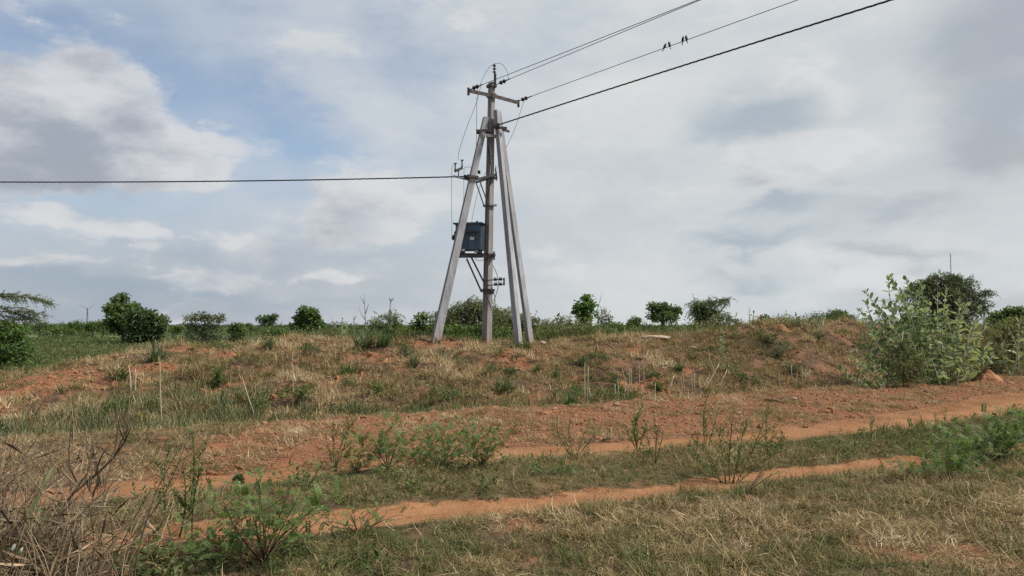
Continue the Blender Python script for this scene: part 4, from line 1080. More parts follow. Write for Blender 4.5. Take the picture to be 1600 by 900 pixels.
def tree(name, label, cat, Y, base_px, lobes, leaf, n, mat, trunk_r=.08, style='clump', group=None, bark='bark', seed=0, twig=0.5, stems=1, depth=.8, clump=.28, twigs_shown=0, ground=True):
    """lobes in photograph pixels (cx, cy, rx, ry); they are turned into ellipsoids of real size at depth Y"""
    g = np.random.default_rng(1000 + seed)
    b0 = on(base_px, Y)
    o = empty(name, b0, label, cat, group)
    kpx = Y / F_PX
    if cat in ('bush', 'shrub') and style != 'none':
        x0 = min(l[0] - l[2] for l in lobes); x1 = max(l[0] + l[2] for l in lobes); yb = max(l[1] + l[3] for l in lobes)
        lobes = lobes + [((x0 + x1) / 2 + sx * (x1 - x0) * .22, yb + 3, (x1 - x0) * .27, 8) for sx in (-1, 1)]
        trunk_r = trunk_r * (.5 if stems > 2 else .8)
    Ls = []
    for (cx, cy, rx, ry) in lobes:
        c = at(cx, cy, Y); c.y += g.uniform(-.4, .4) * rx * kpx * depth
        Ls.append((np.array(c), np.array([rx * kpx, rx * kpx * depth, ry * kpx])))
    zmin = min(c[2] - r[2] for c, r in Ls)
    tr_ = MB(); lv = Leaves()
    area = np.array([r[0] * r[2] for c, r in Ls]); share = area / area.sum()
    forks = []
    for s in range(stems):
        a = g.uniform(0, 6.28); off = Vector((math.cos(a), math.sin(a), 0)) * trunk_r * (2.2 if stems > 1 else 0)
        zf = b0.z + max(.12, (zmin - b0.z) * .9 + .25 * (max(c[2] for c, r in Ls) - zmin) * (.5 if stems > 1 else 1))
        top_ = Vector((b0.x + off.x * 2 + (np.average([c[0] for c, r in Ls], weights=share) - b0.x) * .5, b0.y + off.y * 2, zf))
        tr_.tube([b0 + off - Vector((0, 0, .15))] + curve_pts(b0 + off, top_, .06, g, 4), [trunk_r * 1.5] + list(np.linspace(trunk_r * 1.1, trunk_r * .7, 5)), 7)
        forks.append(top_)
    for (c, r), sh in zip(Ls, share):
        f = forks[int(g.integers(len(forks)))]
        hub = Vector(c) + Vector((0, 0, -r[2] * .35))
        if hub.z < f.z - .2: hub = f.lerp(Vector(c), .7)
        tr_.tube(curve_pts(f, hub, .12, g, 4), list(np.linspace(trunk_r * .6, trunk_r * .28, 5)), 5)
        nl = max(40, int(n * sh)); nc = max(8, int(nl / (16 if style == 'clump' else 14)))
        dirs = unit(nc, g); dirs[:, 2] = np.abs(dirs[:, 2]) * np.where(g.uniform(size=nc) < .78, 1, -1)
        rad = g.uniform(.45, 1.0, nc) ** .55 * g.uniform(.85, 1.12, nc)
        cc = c + dirs * rad[:, None] * r
        if ground: cc[:, 2] = np.maximum(cc[:, 2], b0.z + leaf)
        for i in range(0, nc, 2 if style == 'clump' else 1):
            if g.uniform() < twig: tr_.tube(curve_pts(hub, cc[i], .12, g, 3), [trunk_r * .2, trunk_r * .14, trunk_r * .10, trunk_r * .06], 3, False)
        per = max(3, nl // nc)
        if style == 'clump':
            rc = clump * min(r[0], r[2]) + leaf * .6
            L = np.repeat(cc, per, 0); k_ = len(L)
            sp = unit(k_, g) * (g.uniform(0, 1, k_) ** .5)[:, None] * rc * np.array([1.15, 1.15, .75])
            lv.add(L + sp, unit(k_, g) * .8 + sp / rc + (0, 0, -.15), unit(k_, g) * .8 + (0, 0, .9), leaf * g.uniform(.6, 1.3, k_), leaf * .52 * g.uniform(.7, 1.25, k_))
        else:   # thin arching sprays with small leaves along them
            for i in range(nc):
                d = (cc[i] - np.array(hub)); d /= max(np.linalg.norm(d), 1e-6); d = d + g.normal(size=3) * .45; d[2] *= .8
                ln = leaf * per * .36 * g.uniform(.6, 1.3); p = cc[i] - d * ln * .5; pts = [Vector(p)]
                cs = []; ds = []
                for q in range(per):
                    d = d + np.array([0, 0, -.12]) + g.normal(size=3) * .10; d /= np.linalg.norm(d); p = p + d * ln / per; pts.append(Vector(p))
                    cs.append(p.copy()); sd = g.normal(size=3); ds.append(d * .55 + sd / np.linalg.norm(sd) * .8)
                tr_.tube(pts[::3] if len(pts) > 6 else pts[::2], max(.004, trunk_r * .07), 3, False)
                lv.add(cs, ds, unit(len(cs), g) * .6 + (0, 0, .8), leaf * g.uniform(.6, 1.3, len(cs)), leaf * .34 * g.uniform(.7, 1.3, len(cs)))
    for i in range(twigs_shown):
        c, r = Ls[int(g.integers(len(Ls)))]; d = unit(1, g)[0]; d[2] = abs(d[2]) + .4
        tr_.tube(curve_pts(c, c + d * r * 1.25, .1, g, 3), [trunk_r * .25, trunk_r * .2, trunk_r * .14, trunk_r * .06], 3, False)
    tr_.build('trunk', M[bark], o)
    lv.build('crown', M[mat], o)
    return o

TG = 'trees and bushes on the skyline'
tree('neem_tree', 'pointed dark green tree on a thin bare trunk at the edge of the field', 'tree', 62, 194, [(189, 470, 9, 11), (187, 483, 18, 9), (173, 483, 8, 5), (200, 485, 13, 10), (193, 499, 22, 12), (183, 510, 16, 9), (203, 512, 18, 12)], .30, 3600, 'leaf_dark', .16, seed=1, group=TG)
tree('broad_tree', 'wide dark tree with foliage almost to the field, right of the pointed tree', 'tree', 60, 222, [(215, 490, 14, 9), (232, 497, 17, 10), (220, 506, 26, 14), (240, 510, 20, 14), (254, 502, 7, 6), (225, 524, 24, 11), (217, 535, 16, 7)], .30, 4600, 'leaf_black', .16, seed=2, group=TG, stems=2)
tree('twiggy_bush', 'grey green half bare bush with pale stems right of the dark trees', 'bush', 44, 322, [(300, 501, 13, 11), (316, 499, 13, 11), (332, 502, 14, 11), (346, 499, 7, 7), (306, 514, 16, 9), (328, 515, 15, 9)], .15, 2300, 'leaf_grey', .07, seed=3, group=TG, stems=5, bark='bark_grey', twigs_shown=60, twig=.9)
tree('round_bush', 'small round dull green bush right of the grey twiggy bush', 'bush', 47, 371, [(365, 514, 9, 8), (375, 515, 9, 9), (370, 522, 13, 9)], .17, 1400, 'leaf_dark', .07, seed=4, group=TG, stems=3, twigs_shown=10)
tree('small_tree', 'small dark umbrella shaped tree on a thin trunk', 'tree', 88, 420, [(412, 500, 8, 6), (424, 497, 8, 5), (419, 505, 9, 4)], .30, 900, 'leaf_black', .10, seed=5, group=TG)
tree('round_tree', 'round dense green tree with low side lobes in the left skyline', 'tree', 68, 482, [(482, 491, 13, 9), (474, 499, 11, 8), (489, 500, 11, 9), (463, 511, 8, 6), (497, 512, 11, 7), (480, 513, 17, 8)], .30, 3300, 'leaf_dark', .16, seed=6, group=TG)
tree('low_bush', 'low dark bush just behind the dip of the mound', 'bush', 34, 430, [(422, 522, 11, 7), (436, 524, 12, 8), (428, 533, 15, 7)], .13, 1900, 'leaf_dark', .05, seed=7, group=TG, stems=4)
tree('olive_bush', 'rounded olive green bush with airy right side under the far electric pole', 'bush', 37, 608, [(588, 503, 13, 9), (603, 496, 14, 9), (617, 497, 12, 9), (600, 511, 24, 10), (620, 512, 14, 9)], .13, 2700, 'leaf_olive', .07, seed=8, group=TG, stems=4, style='spray', twig=.3)
tree('acacia_bush', 'large airy olive green thorn bush behind the upright pole', 'bush', 31, 738, [(738, 473, 18, 9), (722, 483, 22, 12), (754, 480, 20, 12), (700, 495, 24, 13), (735, 496, 36, 16), (766, 492, 20, 14), (725, 512, 44, 13), (684, 492, 16, 8), (770, 510, 26, 13), (690, 508, 24, 12)], .10, 15000, 'leaf_olive', .08, seed=9, group=TG, stems=6, style='spray', twig=.25)
tree('acacia_bush', 'airy green thorn bush between the upright pole and the right hand props', 'bush', 33, 800, [(788, 490, 18, 11), (812, 496, 18, 10), (800, 508, 28, 12), (776, 503, 18, 13), (834, 500, 10, 8), (825, 512, 18, 9)], .10, 7500, 'leaf_olive', .08, seed=10, group=TG, stems=5, style='spray', twig=.25)
tree('leafy_bush', 'low leafy green bush at the foot of the left prop', 'bush', 27, 663, [(662, 500, 14, 10), (650, 508, 12, 8), (674, 516, 12, 8), (640, 520, 14, 6), (668, 522, 20, 6)], .12, 1700, 'leaf_mid', .04, seed=11, group=TG, stems=5)
tree('leafy_bush', 'dense low green bush in front of the thorn bush beside the pole foot', 'bush', 27.5, 725, [(705, 517, 20, 8), (735, 519, 22, 8), (780, 520, 22, 8), (755, 515, 18, 8)], .11, 2000, 'leaf_mid', .04, seed=31, group=TG, stems=6)
tree('airy_bush', 'thin leaved half bare bush right of the right hand props', 'bush', 39, 884, [(886, 499, 14, 8), (868, 503, 14, 7), (852, 506, 10, 6), (895, 507, 12, 6)], .10, 900, 'leaf_grey', .05, seed=12, group=TG, stems=5, style='spray', twig=.9, twigs_shown=20)
tree('young_tree', 'bright green young tree beside the wind turbine', 'tree', 41, 914, [(917, 470, 6, 7), (910, 479, 11, 7), (920, 480, 9, 8), (903, 487, 9, 6), (917, 490, 13, 7), (913, 497, 9, 5)], .20, 1500, 'leaf_bright', .06, seed=13, group=TG)
tree('slim_bush', 'small dull bush right against the base of the wind turbine', 'bush', 43, 944, [(946, 488, 5, 6), (940, 497, 8, 7), (949, 497, 6, 7)], .13, 420, 'leaf_grey', .05, seed=14, group=TG, stems=3, twigs_shown=14)
tree('round_bush', 'small rounded dark bush low on the skyline between turbine and dark tree', 'bush', 82, 990, [(990, 500, 10, 5), (986, 504, 8, 4)], .26, 700, 'leaf_dark', .12, seed=15, group=TG)
tree('low_bush', 'flat dark bush just right of the wind turbine', 'bush', 60, 960, [(955, 508, 10, 4), (968, 509, 8, 4)], .2, 600, 'leaf_dark', .07, seed=16, group=TG, stems=3)
tree('dark_tree', 'very dark dense twin crowned tree in the right skyline', 'tree', 78, 1036, [(1024, 482, 10, 8), (1034, 484, 12, 9), (1053, 487, 10, 9), (1022, 494, 9, 7), (1040, 496, 18, 9)], .30, 3000, 'leaf_black', .2, seed=17, group=TG)
tree('thorn_tree', 'mid sized thorny tree with a branch reaching right, beside the dark tree', 'tree', 31, 1098, [(1090, 476, 16, 9), (1108, 473, 16, 8), (1128, 469, 11, 5), (1095, 488, 22, 10), (1112, 488, 16, 9), (1100, 502, 20, 9), (1136, 466, 8, 2)], .085, 5600, 'leaf_dark', .08, seed=18, group=TG, stems=4, style='spray', twig=.4)
tree('olive_bush', 'sloping olive green bush leaning against the thorny tree', 'bush', 30, 1135, [(1128, 493, 14, 8), (1140, 500, 17, 8), (1120, 505, 18, 7), (1155, 507, 12, 5)], .10, 2400, 'leaf_olive', .05, seed=19, group=TG, stems=5, style='spray', twig=.2)
tree('rounded_tree', 'rounded dark tree far off, just left of the big milkweed', 'tree', 84, 1310, [(1308, 493, 14, 6), (1298, 498, 10, 5), (1320, 498, 10, 5)], .30, 1300, 'leaf_dark', .18, seed=20, group=TG)
tree('mesquite_tree', 'large fine leaved mesquite tree rising behind the big milkweed', 'tree', 28, 1492, [(1445, 445, 20, 12), (1472, 436, 26, 12), (1505, 442, 24, 12), (1430, 458, 20, 14), (1465, 458, 36, 18), (1510, 462, 28, 18), (1500, 482, 42, 16), (1540, 455, 14, 5), (1532, 478, 16, 12), (1450, 480, 30, 16), (1480, 500, 50, 12)], .085, 21000, 'leaf_mesquite', .09, seed=21, group=TG, stems=4, style='spray', twig=.25)
tree('hazy_tree', 'spreading green tree at the far right edge of the skyline', 'tree', 58, 1582, [(1582, 487, 16, 7), (1568, 495, 16, 8), (1592, 495, 16, 9), (1560, 503, 18, 6)], .22, 2300, 'leaf_dark', .14, seed=22, group=TG)
tree('leafy_bush', 'big bright green bush at the left edge behind the mound', 'bush', 28, 14, [(-15, 508, 24, 10), (6, 512, 20, 8), (26, 518, 14, 8), (0, 526, 26, 11), (30, 536, 14, 9), (8, 546, 26, 12), (38, 552, 16, 9), (-15, 560, 30, 10)], .13, 5200, 'leaf_bright', .05, seed=23, group=TG, stems=8, twig=.3, clump=.36)
for i, (px, Y, lb, mt, lobes) in enumerate([
    (62, 120, 'low round tree far behind the field near the left edge', 'leaf_dark', [(62, 511, 14, 7), (76, 513, 12, 6)]),
    (118, 135, 'spreading far tree left of the turbine tower', 'leaf_mid', [(112, 510, 10, 6), (125, 508, 12, 7), (118, 515, 16, 6)]),
    (146, 125, 'dark far tree standing before the turbine tower', 'leaf_dark', [(140, 510, 8, 6), (148, 512, 12, 7)]),
    (162, 118, 'far tree between the turbine and the pointed dark tree', 'leaf_dark', [(160, 508, 8, 6), (167, 511, 12, 8)]),
    (95, 110, 'low pale green bush on the far side of the field', 'leaf_mid', [(90, 518, 14, 5), (106, 519, 12, 4)]),
    (270, 130, 'low far tree right of the wide dark tree', 'leaf_mid', [(268, 516, 14, 5), (282, 514, 8, 5)]),
    (388, 120, 'tiny far tree right of the small round bush', 'leaf_dark', [(388, 512, 6, 4)]),
    (1200, 70, 'low grey green bush behind the right crest', 'leaf_grey', [(1196, 500, 9, 6), (1205, 503, 8, 5)])]):
    tree('far_tree', lb, 'tree', Y, px, lobes, .36 if Y > 100 else .2, 900, mt, .16, seed=40 + i, group=TG)

# mesquite at the left edge: only its drooping boughs reach into view
def mesquite_edge():
    g = np.random.default_rng(77); Y = 25.0
    b0 = on(-95, Y)
    o = empty('mesquite_tree', b0, 'feathery mesquite boughs drooping in at the left edge of the sky', 'tree', TG)
    m = MB(); lv = Leaves(); hub = at(-95, 490, Y)
    m.tube(curve_pts(b0 - Vector((0, 0, .2)), hub, .08, g, 4), [.12, .11, .10, .09, .08], 7)
    boughs = [[(-95, 490), (-40, 458), (10, 459), (50, 464), (72, 470)], [(-95, 490), (-45, 470), (0, 478), (40, 482), (72, 496)], [(-60, 475), (-10, 462), (30, 463), (60, 466), (80, 474)],
              [(-95, 490), (-50, 488), (-5, 486), (30, 487), (60, 494)], [(-95, 490), (-50, 500), (0, 493), (35, 496), (62, 500)], [(-60, 462), (-20, 456), (10, 462), (30, 470)], [(-95, 490), (-40, 500), (-10, 500), (25, 500), (50, 505)], [(-20, 470), (10, 484), (30, 492), (48, 497)]]
    for bo in boughs:
        yy = g.uniform(-.6, .6)
        pts = [at(px, py, Y + yy * i / 4) for i, (px, py) in enumerate(bo)]
        sm = []
        for i in range(len(pts) - 1):
            for t in np.linspace(0, 1, 8)[:-1]: sm.append(pts[i].lerp(pts[i + 1], t) + Vector(g.normal(size=3)) * .012)
        m.tube(sm, list(np.linspace(.022, .005, len(sm))), 4, False)
        for p in sm[6:]:
            for q in range(3):
                d = np.array([.75, g.normal() * .5, -.25 + g.normal() * .45]); d /= np.linalg.norm(d); ln = g.uniform(.14, .34); cs, ds = [], []
                k_ = 9
                for j in range(k_):
                    c = np.array(p) + d * ln * j / k_ + np.array([0, 0, -.25 * ln * (j / k_) ** 2]); cs.append(c); s_ = g.normal(size=3); ds.append(d * .6 + s_ / np.linalg.norm(s_) * .7)
                m.tube([p, Vector(cs[4]), Vector(cs[-1])], .004, 3, False)
                lv.add(cs, ds, unit(k_, g) * .5 + (0, 0, .9), .075 * g.uniform(.7, 1.2, k_), .026)
    # the rest of its crown, just outside the frame
    c = np.array(at(-150, 470, Y)); k_ = 2500; P = c + unit(k_, g) * (g.uniform(.3, 1, k_) ** .5)[:, None] * np.array([1.5, 1.3, .9])
    lv.add(P, unit(k_, g) + (0, 0, -.2), unit(k_, g) + (0, 0, .8), .10, .035)
    for i in range(30): m.tube(curve_pts(hub, P[i], .1, g, 3), [.03, .02, .012, .005], 4, False)
    m.build('trunk', M['bark'], o); lv.build('crown', M['leaf_dark'], o)
mesquite_edge()

# bare saplings and small upright things on the skyline
def dead_sapling(px, Y, lines, label, r=.018):
    o = empty('dead_sapling', on(px, Y), label, 'sapling', 'bare saplings on the skyline'); g = np.random.default_rng(int(px))
    for i, ln in enumerate(lines):
        m = MB(); pts = [at(a, c, Y) for a, c in ln]
        if i == 0: pts = [o.location - Vector((0, 0, .1))] + pts
        m.tube(pts, list(np.linspace(r, r * .35, len(pts))), 5); m.build('trunk' if i == 0 else 'branch', M['bark_grey'], o)
dead_sapling(571, 29, [[(571, 500), (570, 480), (569, 465), (568, 458)], [(571, 490), (574, 481), (577, 473)], [(569.5, 475), (566, 468), (562, 462)], [(571, 500), (564, 490), (560, 478)]], 'bare forked sapling standing left of the olive bush')
dead_sapling(553, 29, [[(553, 508), (552.5, 496), (552, 490)], [(553, 500), (556, 495), (558, 491)]], 'short bare stump of a sapling left of the forked one')
dead_sapling(519, 56, [[(519, 512), (518.5, 500), (518.5, 492)]], 'thin bare vertical stem beside the tilted dark post', .02)
dead_sapling(262, 50, [[(262, 508), (265, 496), (267, 486)], [(264, 500), (259, 494)]], 'thin leaning bare stem at the right edge of the wide dark tree', .02)
dead_sapling(436, 80, [[(436, 512), (435, 504), (433, 500)], [(436, 510), (440, 503), (443, 500)]], 'tiny bare branching sapling right of the umbrella tree', .03)
m = MB(); m.tube([on(520, 56) - Vector((0, 0, .1)), at(521, 514, 56), at(524, 504, 56)], .085, 8)
tag(m.build('tilted_post', M['bark'], None, on(520, 56)), 'short dark tilted post on the left skyline', 'post')

# electric pole and wind turbines far away
ep = empty('electric_pole', on(609, 170), 'small far electric pole with a short arm above the olive bush', 'electric pole')
m = MB(); m.tube([on(609, 170) - Vector((0, 0, .5)), at(610.6, 467.5, 170)], [.30, .16], 8); m.build('shaft', M['turbine'], ep)
m = MB(); m.bar(at(608, 467.6, 169.6), at(615.6, 468.2, 170.2), .14, .14); m.bar(at(611, 471, 169.7), at(614.5, 468.2, 170), .08, .08); m.build('crossarm', M['turbine'], ep)
for px in (608.8, 613.6):
    m = MB(); m.tube([at(px, 467.5, 169.6), at(px, 464.2, 169.6)], [.07, .05], 6); m.build('pin_insulator', M['turbine'], ep)

def turbine(px, hub_py, D, blade_px, ang, yaw, label):
    hub = at(px, hub_py, D); bp = Vector((hub.x, D, hz(hub.x, D)))
    o = empty('wind_turbine', bp, label, 'wind turbine', 'wind turbines on the horizon')
    k_ = D / F_PX; Hh = hub.z - bp.z
    m = MB(); m.tube([bp, bp.lerp(hub, .5), hub], [k_ * 1.0, k_ * .85, k_ * .65], 10); m.build('tower', M['turbine'], o)
    fw = Vector((math.sin(yaw), -math.cos(yaw), 0)); rt = Vector((math.cos(yaw), math.sin(yaw), 0))
    m = MB(); m.bar(hub - fw * k_ * 1.6, hub + fw * k_ * 1.4, k_ * 1.3, k_ * 1.3); m.build('nacelle', M['turbine'], o)
    hb = hub + fw * k_ * 1.9
    m = MB(); m.lathe(hb - fw * k_ * .6, fw, [(0, k_ * .6), (k_ * .5, k_ * .75), (k_ * 1.1, k_ * .45), (k_ * 1.4, k_ * .1)], 8); m.build('hub', M['turbine'], o)
    for j in range(3):
        a = R(ang + 120 * j); d = rt * math.sin(a) + Vector((0, 0, 1)) * math.cos(a); L = blade_px * k_
        sd = d.cross(fw).normalized(); m = MB()
        vs, fs = [], []
        for t, w, th in ((0, .35, .3), (.08, .4, .25), (.22, .95, .15), (.6, .6, .1), (1, .15, .05)):
            for a_, c_ in ((-.35, -1), (.65, -1), (.65, 1), (-.35, 1)): vs.append(hb + d * L * t + sd * w * k_ * 1.25 * a_ + fw * th * k_ * c_)
        for i in range(4):
            for q in range(4): fs.append((i * 4 + q, i * 4 + (q + 1) % 4, i * 4 + 4 + (q + 1) % 4, i * 4 + 4 + q))
        fs += [(3, 2, 1, 0), (16, 17, 18, 19)]; m.add(vs, fs); m.build('blade', M['turbine'], o)
turbine(136.5, 482.5, 3700, 16.5, 55, R(52), 'small far wind turbine above the left field')
turbine(934.5, 475.5, 3000, 20, 20, R(30), 'wind turbine with one raised blade behind the bright young tree')
ms_ = empty('radio_mast', on(1485, 420), 'thin grey mast rising above the mesquite tree', 'mast')
m = MB(); q0, q1 = on(1485, 420), at(1485, 396, 420)
for dx_, dy_ in ((-.35, -.2), (.35, -.2), (0, .4)): m.tube([q0 + Vector((dx_ * 1.6, dy_ * 1.6, -.5)), q1 + Vector((dx_ * .4, dy_ * .4, 0))], .10, 5)
for i in range(16):
    z0 = q0.lerp(q1, i / 16); z1 = q0.lerp(q1, (i + 1) / 16); w = 1.4 - i * .06
    m.bar(z0 + Vector((-.4 * w, -.2, 0)), z1 + Vector((.4 * w * .9, -.2, 0)), .06, .06); m.bar(z0 + Vector((.4 * w, -.2, 0)), z1 + Vector((-.4 * w * .9, -.2, 0)), .06, .06)
m.build('lattice', M['turbine'], ms_)

# ------------------------------------------------------------------ milkweed (calotropis) with large pale leaves
def big_leaf_mesh(name, mat, seed):
    """oval leaf, 7 x 3 verts, folded along the midrib and slightly arched; base at origin, along +X, unit length"""
    g = np.random.default_rng(seed); V, Fq = [], []
    prof = [(0, .05), (.10, .24), (.3, .46), (.55, .52), (.8, .40), (.94, .18), (1.0, .02)]
    arch = g.uniform(.06, .2); fold = g.uniform(.10, .28)
    for t, w in prof:
        z = -arch * t * t
        V += [(t, -w * .5, z + w * fold), (t, 0, z), (t, w * .5, z + w * fold)]
    for i in range(len(prof) - 1):
        q = i * 3; Fq += [(q, q + 3, q + 4, q + 1), (q + 1, q + 4, q + 5, q + 2)]
    return np_mesh(name, V, Fq, mat, True)
LEAF = [big_leaf_mesh('leaf', M['leaf_pale'], 900 + i) for i in range(4)]
def leaf_matrix(p, d, up, size):
    d = Vector(d).normalized(); s = Vector(up).cross(d)
    s = s.normalized() if s.length > 1e-4 else Vector((0, 1, 0)); u = d.cross(s)
    return Matrix.Translation(p) @ Matrix((d, s, u)).transposed().to_4x4() @ Matrix.Scale(size, 4)
def put_leaves(parent, items, limit=300, meshes=LEAF, mat='leaf_pale', name='leaf'):
    """items: (matrix, depth) in world space; the nearest become parts of their own, the rest one joined part"""
    items = sorted(items, key=lambda t: t[1]); w = Matrix.Translation(parent.location).inverted()
    for i, (mx, _) in enumerate(items[:limit]):
        o = bpy.data.objects.new(name, meshes[i % len(meshes)]); C.objects.link(o); o.parent = parent; o.matrix_basis = w @ mx
    if len(items) > limit:
        V, Fq, n = [], [], 0
        src = meshes[0]; sv_ = np.array([v.co[:] for v in src.vertices]); sf = np.array([p.vertices[:] for p in src.polygons])
        for mx, _ in items[limit:]:
            A = np.array(w @ mx); V.append(sv_ @ A[:3, :3].T + A[:3, 3]); Fq.append(sf + n); n += len(sv_)
        tag(link('leaves', np_mesh('leaves', np.concatenate(V), np.concatenate(Fq), M[mat], True), parent), kind='stuff')

def milkweed(name, label, stems, leaf, gap, seed, group='milkweed plants', cat='plant', flowers=True, limit=300):
    """stems: (base px, depth, tip px, tip py) in photograph terms, rebuilt at real size"""
    g = np.random.default_rng(seed); P0 = [on(s[0], s[1]) for s in stems]
    o = empty(name, P0[0], label, cat, group); items = []; m = MB(); fl = Leaves(); nf = 0
    for (bpx, Y, tpx, tpy), b0 in zip(stems, P0):
        tip = at(tpx, tpy, Y + g.uniform(-.5, .3)); L = (tip - b0).length
        pts = curve_pts(b0 - Vector((0, 0, .05)), tip, .10, g, 6); m.tube(pts, list(np.linspace(.020, .007, 7)), 6)
        n = int(L / gap); a = g.uniform(0, 3.14)
        for i in range(n):
            t = (i + .5) / n
            if t < .16 and g.uniform() < .6: continue
            q = t * 6; j = min(int(q), 5); p = pts[j].lerp(pts[j + 1], q - j); ax = (pts[j + 1] - pts[j]).normalized()
            a += math.pi / 2 + g.normal() * .25
            for s in (0, math.pi):
                if g.uniform() < .13: continue
                sd = ax.cross(Vector((math.sin(a), math.cos(a), .2))).normalized(); sd.rotate(Matrix.Rotation(s, 3, ax))
                e = g.uniform(.15, .85) if t < .85 else g.uniform(.6, 1.3)
                d = sd * math.cos(e) + ax * math.sin(e) + Vector((0, 0, -.15 * g.uniform()))
                up = ax + Vector(g.normal(size=3)) * .35
                sz = leaf * g.uniform(.5, 1.22) * (1.0 if t < .75 else 1.25 - t * .55)
                items.append((leaf_matrix(p + sd * .01, d, up, sz), p.y - (.3 if False else 0)))
        if flowers and g.uniform() < .55:
            k_ = 14; nf += 1; c = np.array(tip) + unit(k_, g) * .05
            fl.add(c, unit(k_, g) + (0, 0, .5), unit(k_, g), .04, .03)
    m.build('stem', M['stem_pale'], o)
    put_leaves(o, items, limit)
    if nf: fl.build('flower_heads', M['tuft'], o)
    return o
st_ = [(1420, 20.6, 1352, 470), (1430, 20.8, 1393, 436), (1425, 20.4, 1375, 485), (1440, 20.6, 1405, 452), (1450, 21.0, 1430, 458), (1445, 20.2, 1420, 490), (1455, 20.0, 1445, 480), (1465, 20.5, 1465, 462), (1470, 20.2, 1475, 495), (1480, 20.3, 1500, 490), (1462, 19.9, 1455, 515),
       (1490, 20.6, 1525, 500), (1495, 20.3, 1515, 515), (1500, 20.5, 1540, 512), (1485, 19.9, 1490, 520), (1440, 19.8, 1420, 520), (1420, 19.9, 1385, 505), (1415, 20.1, 1365, 510), (1410, 20.0, 1345, 520), (1475, 19.6, 1475, 535), (1500, 19.9, 1530, 535), (1450, 19.5, 1440, 545), (1430, 20.2, 1402, 470),
       (1470, 21.0, 1450, 470), (1490, 21.0, 1480, 480), (1480, 21.2, 1510, 475), (1425, 21.0, 1410, 460), (1490, 19.6, 1510, 548), (1465, 19.4, 1455, 560), (1505, 20.6, 1548, 535), (1445, 20.6, 1438, 440)]
milkweed('milkweed_bush', 'big milkweed bush with pale oval leaves beside the red bank on the right', st_ + [(a + 8, Y_ + .35, c - 10 + (i * 37) % 23, d + 14 + (i * 53) % 30) for i, (a, Y_, c, d) in enumerate(st_)] + [(1415, 20.4, 1352, 455), (1425, 20.5, 1388, 430), (1430, 20.5, 1398, 445), (1422, 20.5, 1376, 468), (1440, 20.6, 1415, 436), (1400, 19.7, 1345, 540), (1395, 19.6, 1335, 548), (1405, 19.5, 1360, 560), (1400, 19.8, 1350, 500), (1410, 19.9, 1370, 480), (1500, 20.2, 1545, 545), (1480, 20.0, 1500, 470), (1470, 20.0, 1480, 450), (1500, 20.8, 1530, 480)], .225, .10, 5)
milkweed('milkweed_bush', 'small sprawling milkweed at the left foot of the big milkweed bush', [(1370, 18.6, 1330, 558), (1375, 18.5, 1345, 565), (1365, 18.6, 1312, 575), (1378, 18.4, 1362, 572), (1372, 18.4, 1350, 590), (1360, 18.6, 1322, 588)], .17, .10, 6)
milkweed('milkweed_bush', 'tall milkweed with one pale stem at the right edge above the red bank', [(1580, 22.6, 1592, 500), (1585, 22.6, 1575, 512), (1590, 22.9, 1610, 495), (1600, 22.9, 1625, 505), (1595, 22.7, 1600, 530), (1578, 22.4, 1566, 540)], .22, .14, 7)
milkweed('milkweed_sapling', 'single bright green leafy sapling standing on the mound right of the stone slab', [(1131, 21.6, 1131, 517), (1131, 21.6, 1127, 528)], .13, .055, 8, None, flowers=False)
milkweed('milkweed_sapling', 'dark leafy shoot on the skyline left of the forked bare sapling', [(536, 27, 535, 498), (538, 27, 541, 508)], .16, .09, 9, 'leafy shoots on the skyline', flowers=False)
milkweed('milkweed_sapling', 'leafy shoot on the right skyline just right of the sloping olive bush', [(1172, 26, 1171, 481), (1176, 26, 1178, 488)], .13, .09, 10, 'leafy shoots on the skyline', flowers=False)
milkweed('milkweed_sapling', 'spreading leafy shoot on the right skyline before the red hump', [(1192, 26, 1195, 492), (1188, 26, 1184, 498), (1190, 26, 1200, 497)], .13, .08, 11, 'leafy shoots on the skyline', flowers=False)
for i, (px, tp) in enumerate(((1216, 492), (1229, 487), (1244, 489), (1256, 492), (1271, 494), (1283, 492))):
    milkweed('skyline_weed', ['leftmost of the thin upright weeds on the right crest', 'tallest thin weed on the right crest, second from their left', 'third thin upright weed from the left on the right crest', 'fourth thin upright weed from the left on the right crest', 'fifth thin upright weed from the left on the right crest', 'rightmost of the thin weeds on the right crest, nearest the far round tree'][i],
             [(px, 25.2, px - 1, tp), (px + 3, 25.3, px + 5, tp + 5), (px - 3, 25.1, px - 6, tp + 6)], .10, .06, 30 + i, 'thin weeds on the right crest', flowers=False)

# fine leaved shrub in front of the big milkweed
tree('feathery_shrub', 'fine leaved dull green shrub in front of the big milkweed', 'shrub', 18.7, 1408, [(1400, 545, 18, 14), (1420, 552, 18, 14), (1385, 562, 14, 12), (1408, 575, 26, 14), (1432, 568, 14, 14), (1415, 535, 12, 10)], .05, 4200, 'leaf_olive', .012, seed=61, stems=8, style='spray', twig=.6)
tree('leafy_bush', 'dull green bush behind the tall milkweed at the right edge', 'bush', 25.5, 1582, [(1575, 512, 16, 12), (1600, 505, 18, 12), (1590, 525, 26, 12), (1560, 530, 14, 10), (1585, 545, 26, 10)], .10, 3200, 'leaf_olive', .05, seed=63, group=TG, stems=6, style='spray', twig=.4)
tree('feathery_shrub', 'fine leaved green shrub filling the gap right of the big milkweed', 'shrub', 23.5, 1548, [(1545, 520, 14, 14), (1552, 548, 18, 16), (1535, 560, 14, 12), (1565, 560, 14, 12)], .06, 2600, 'leaf_olive', .02, seed=62, stems=6, style='spray', twig=.6)

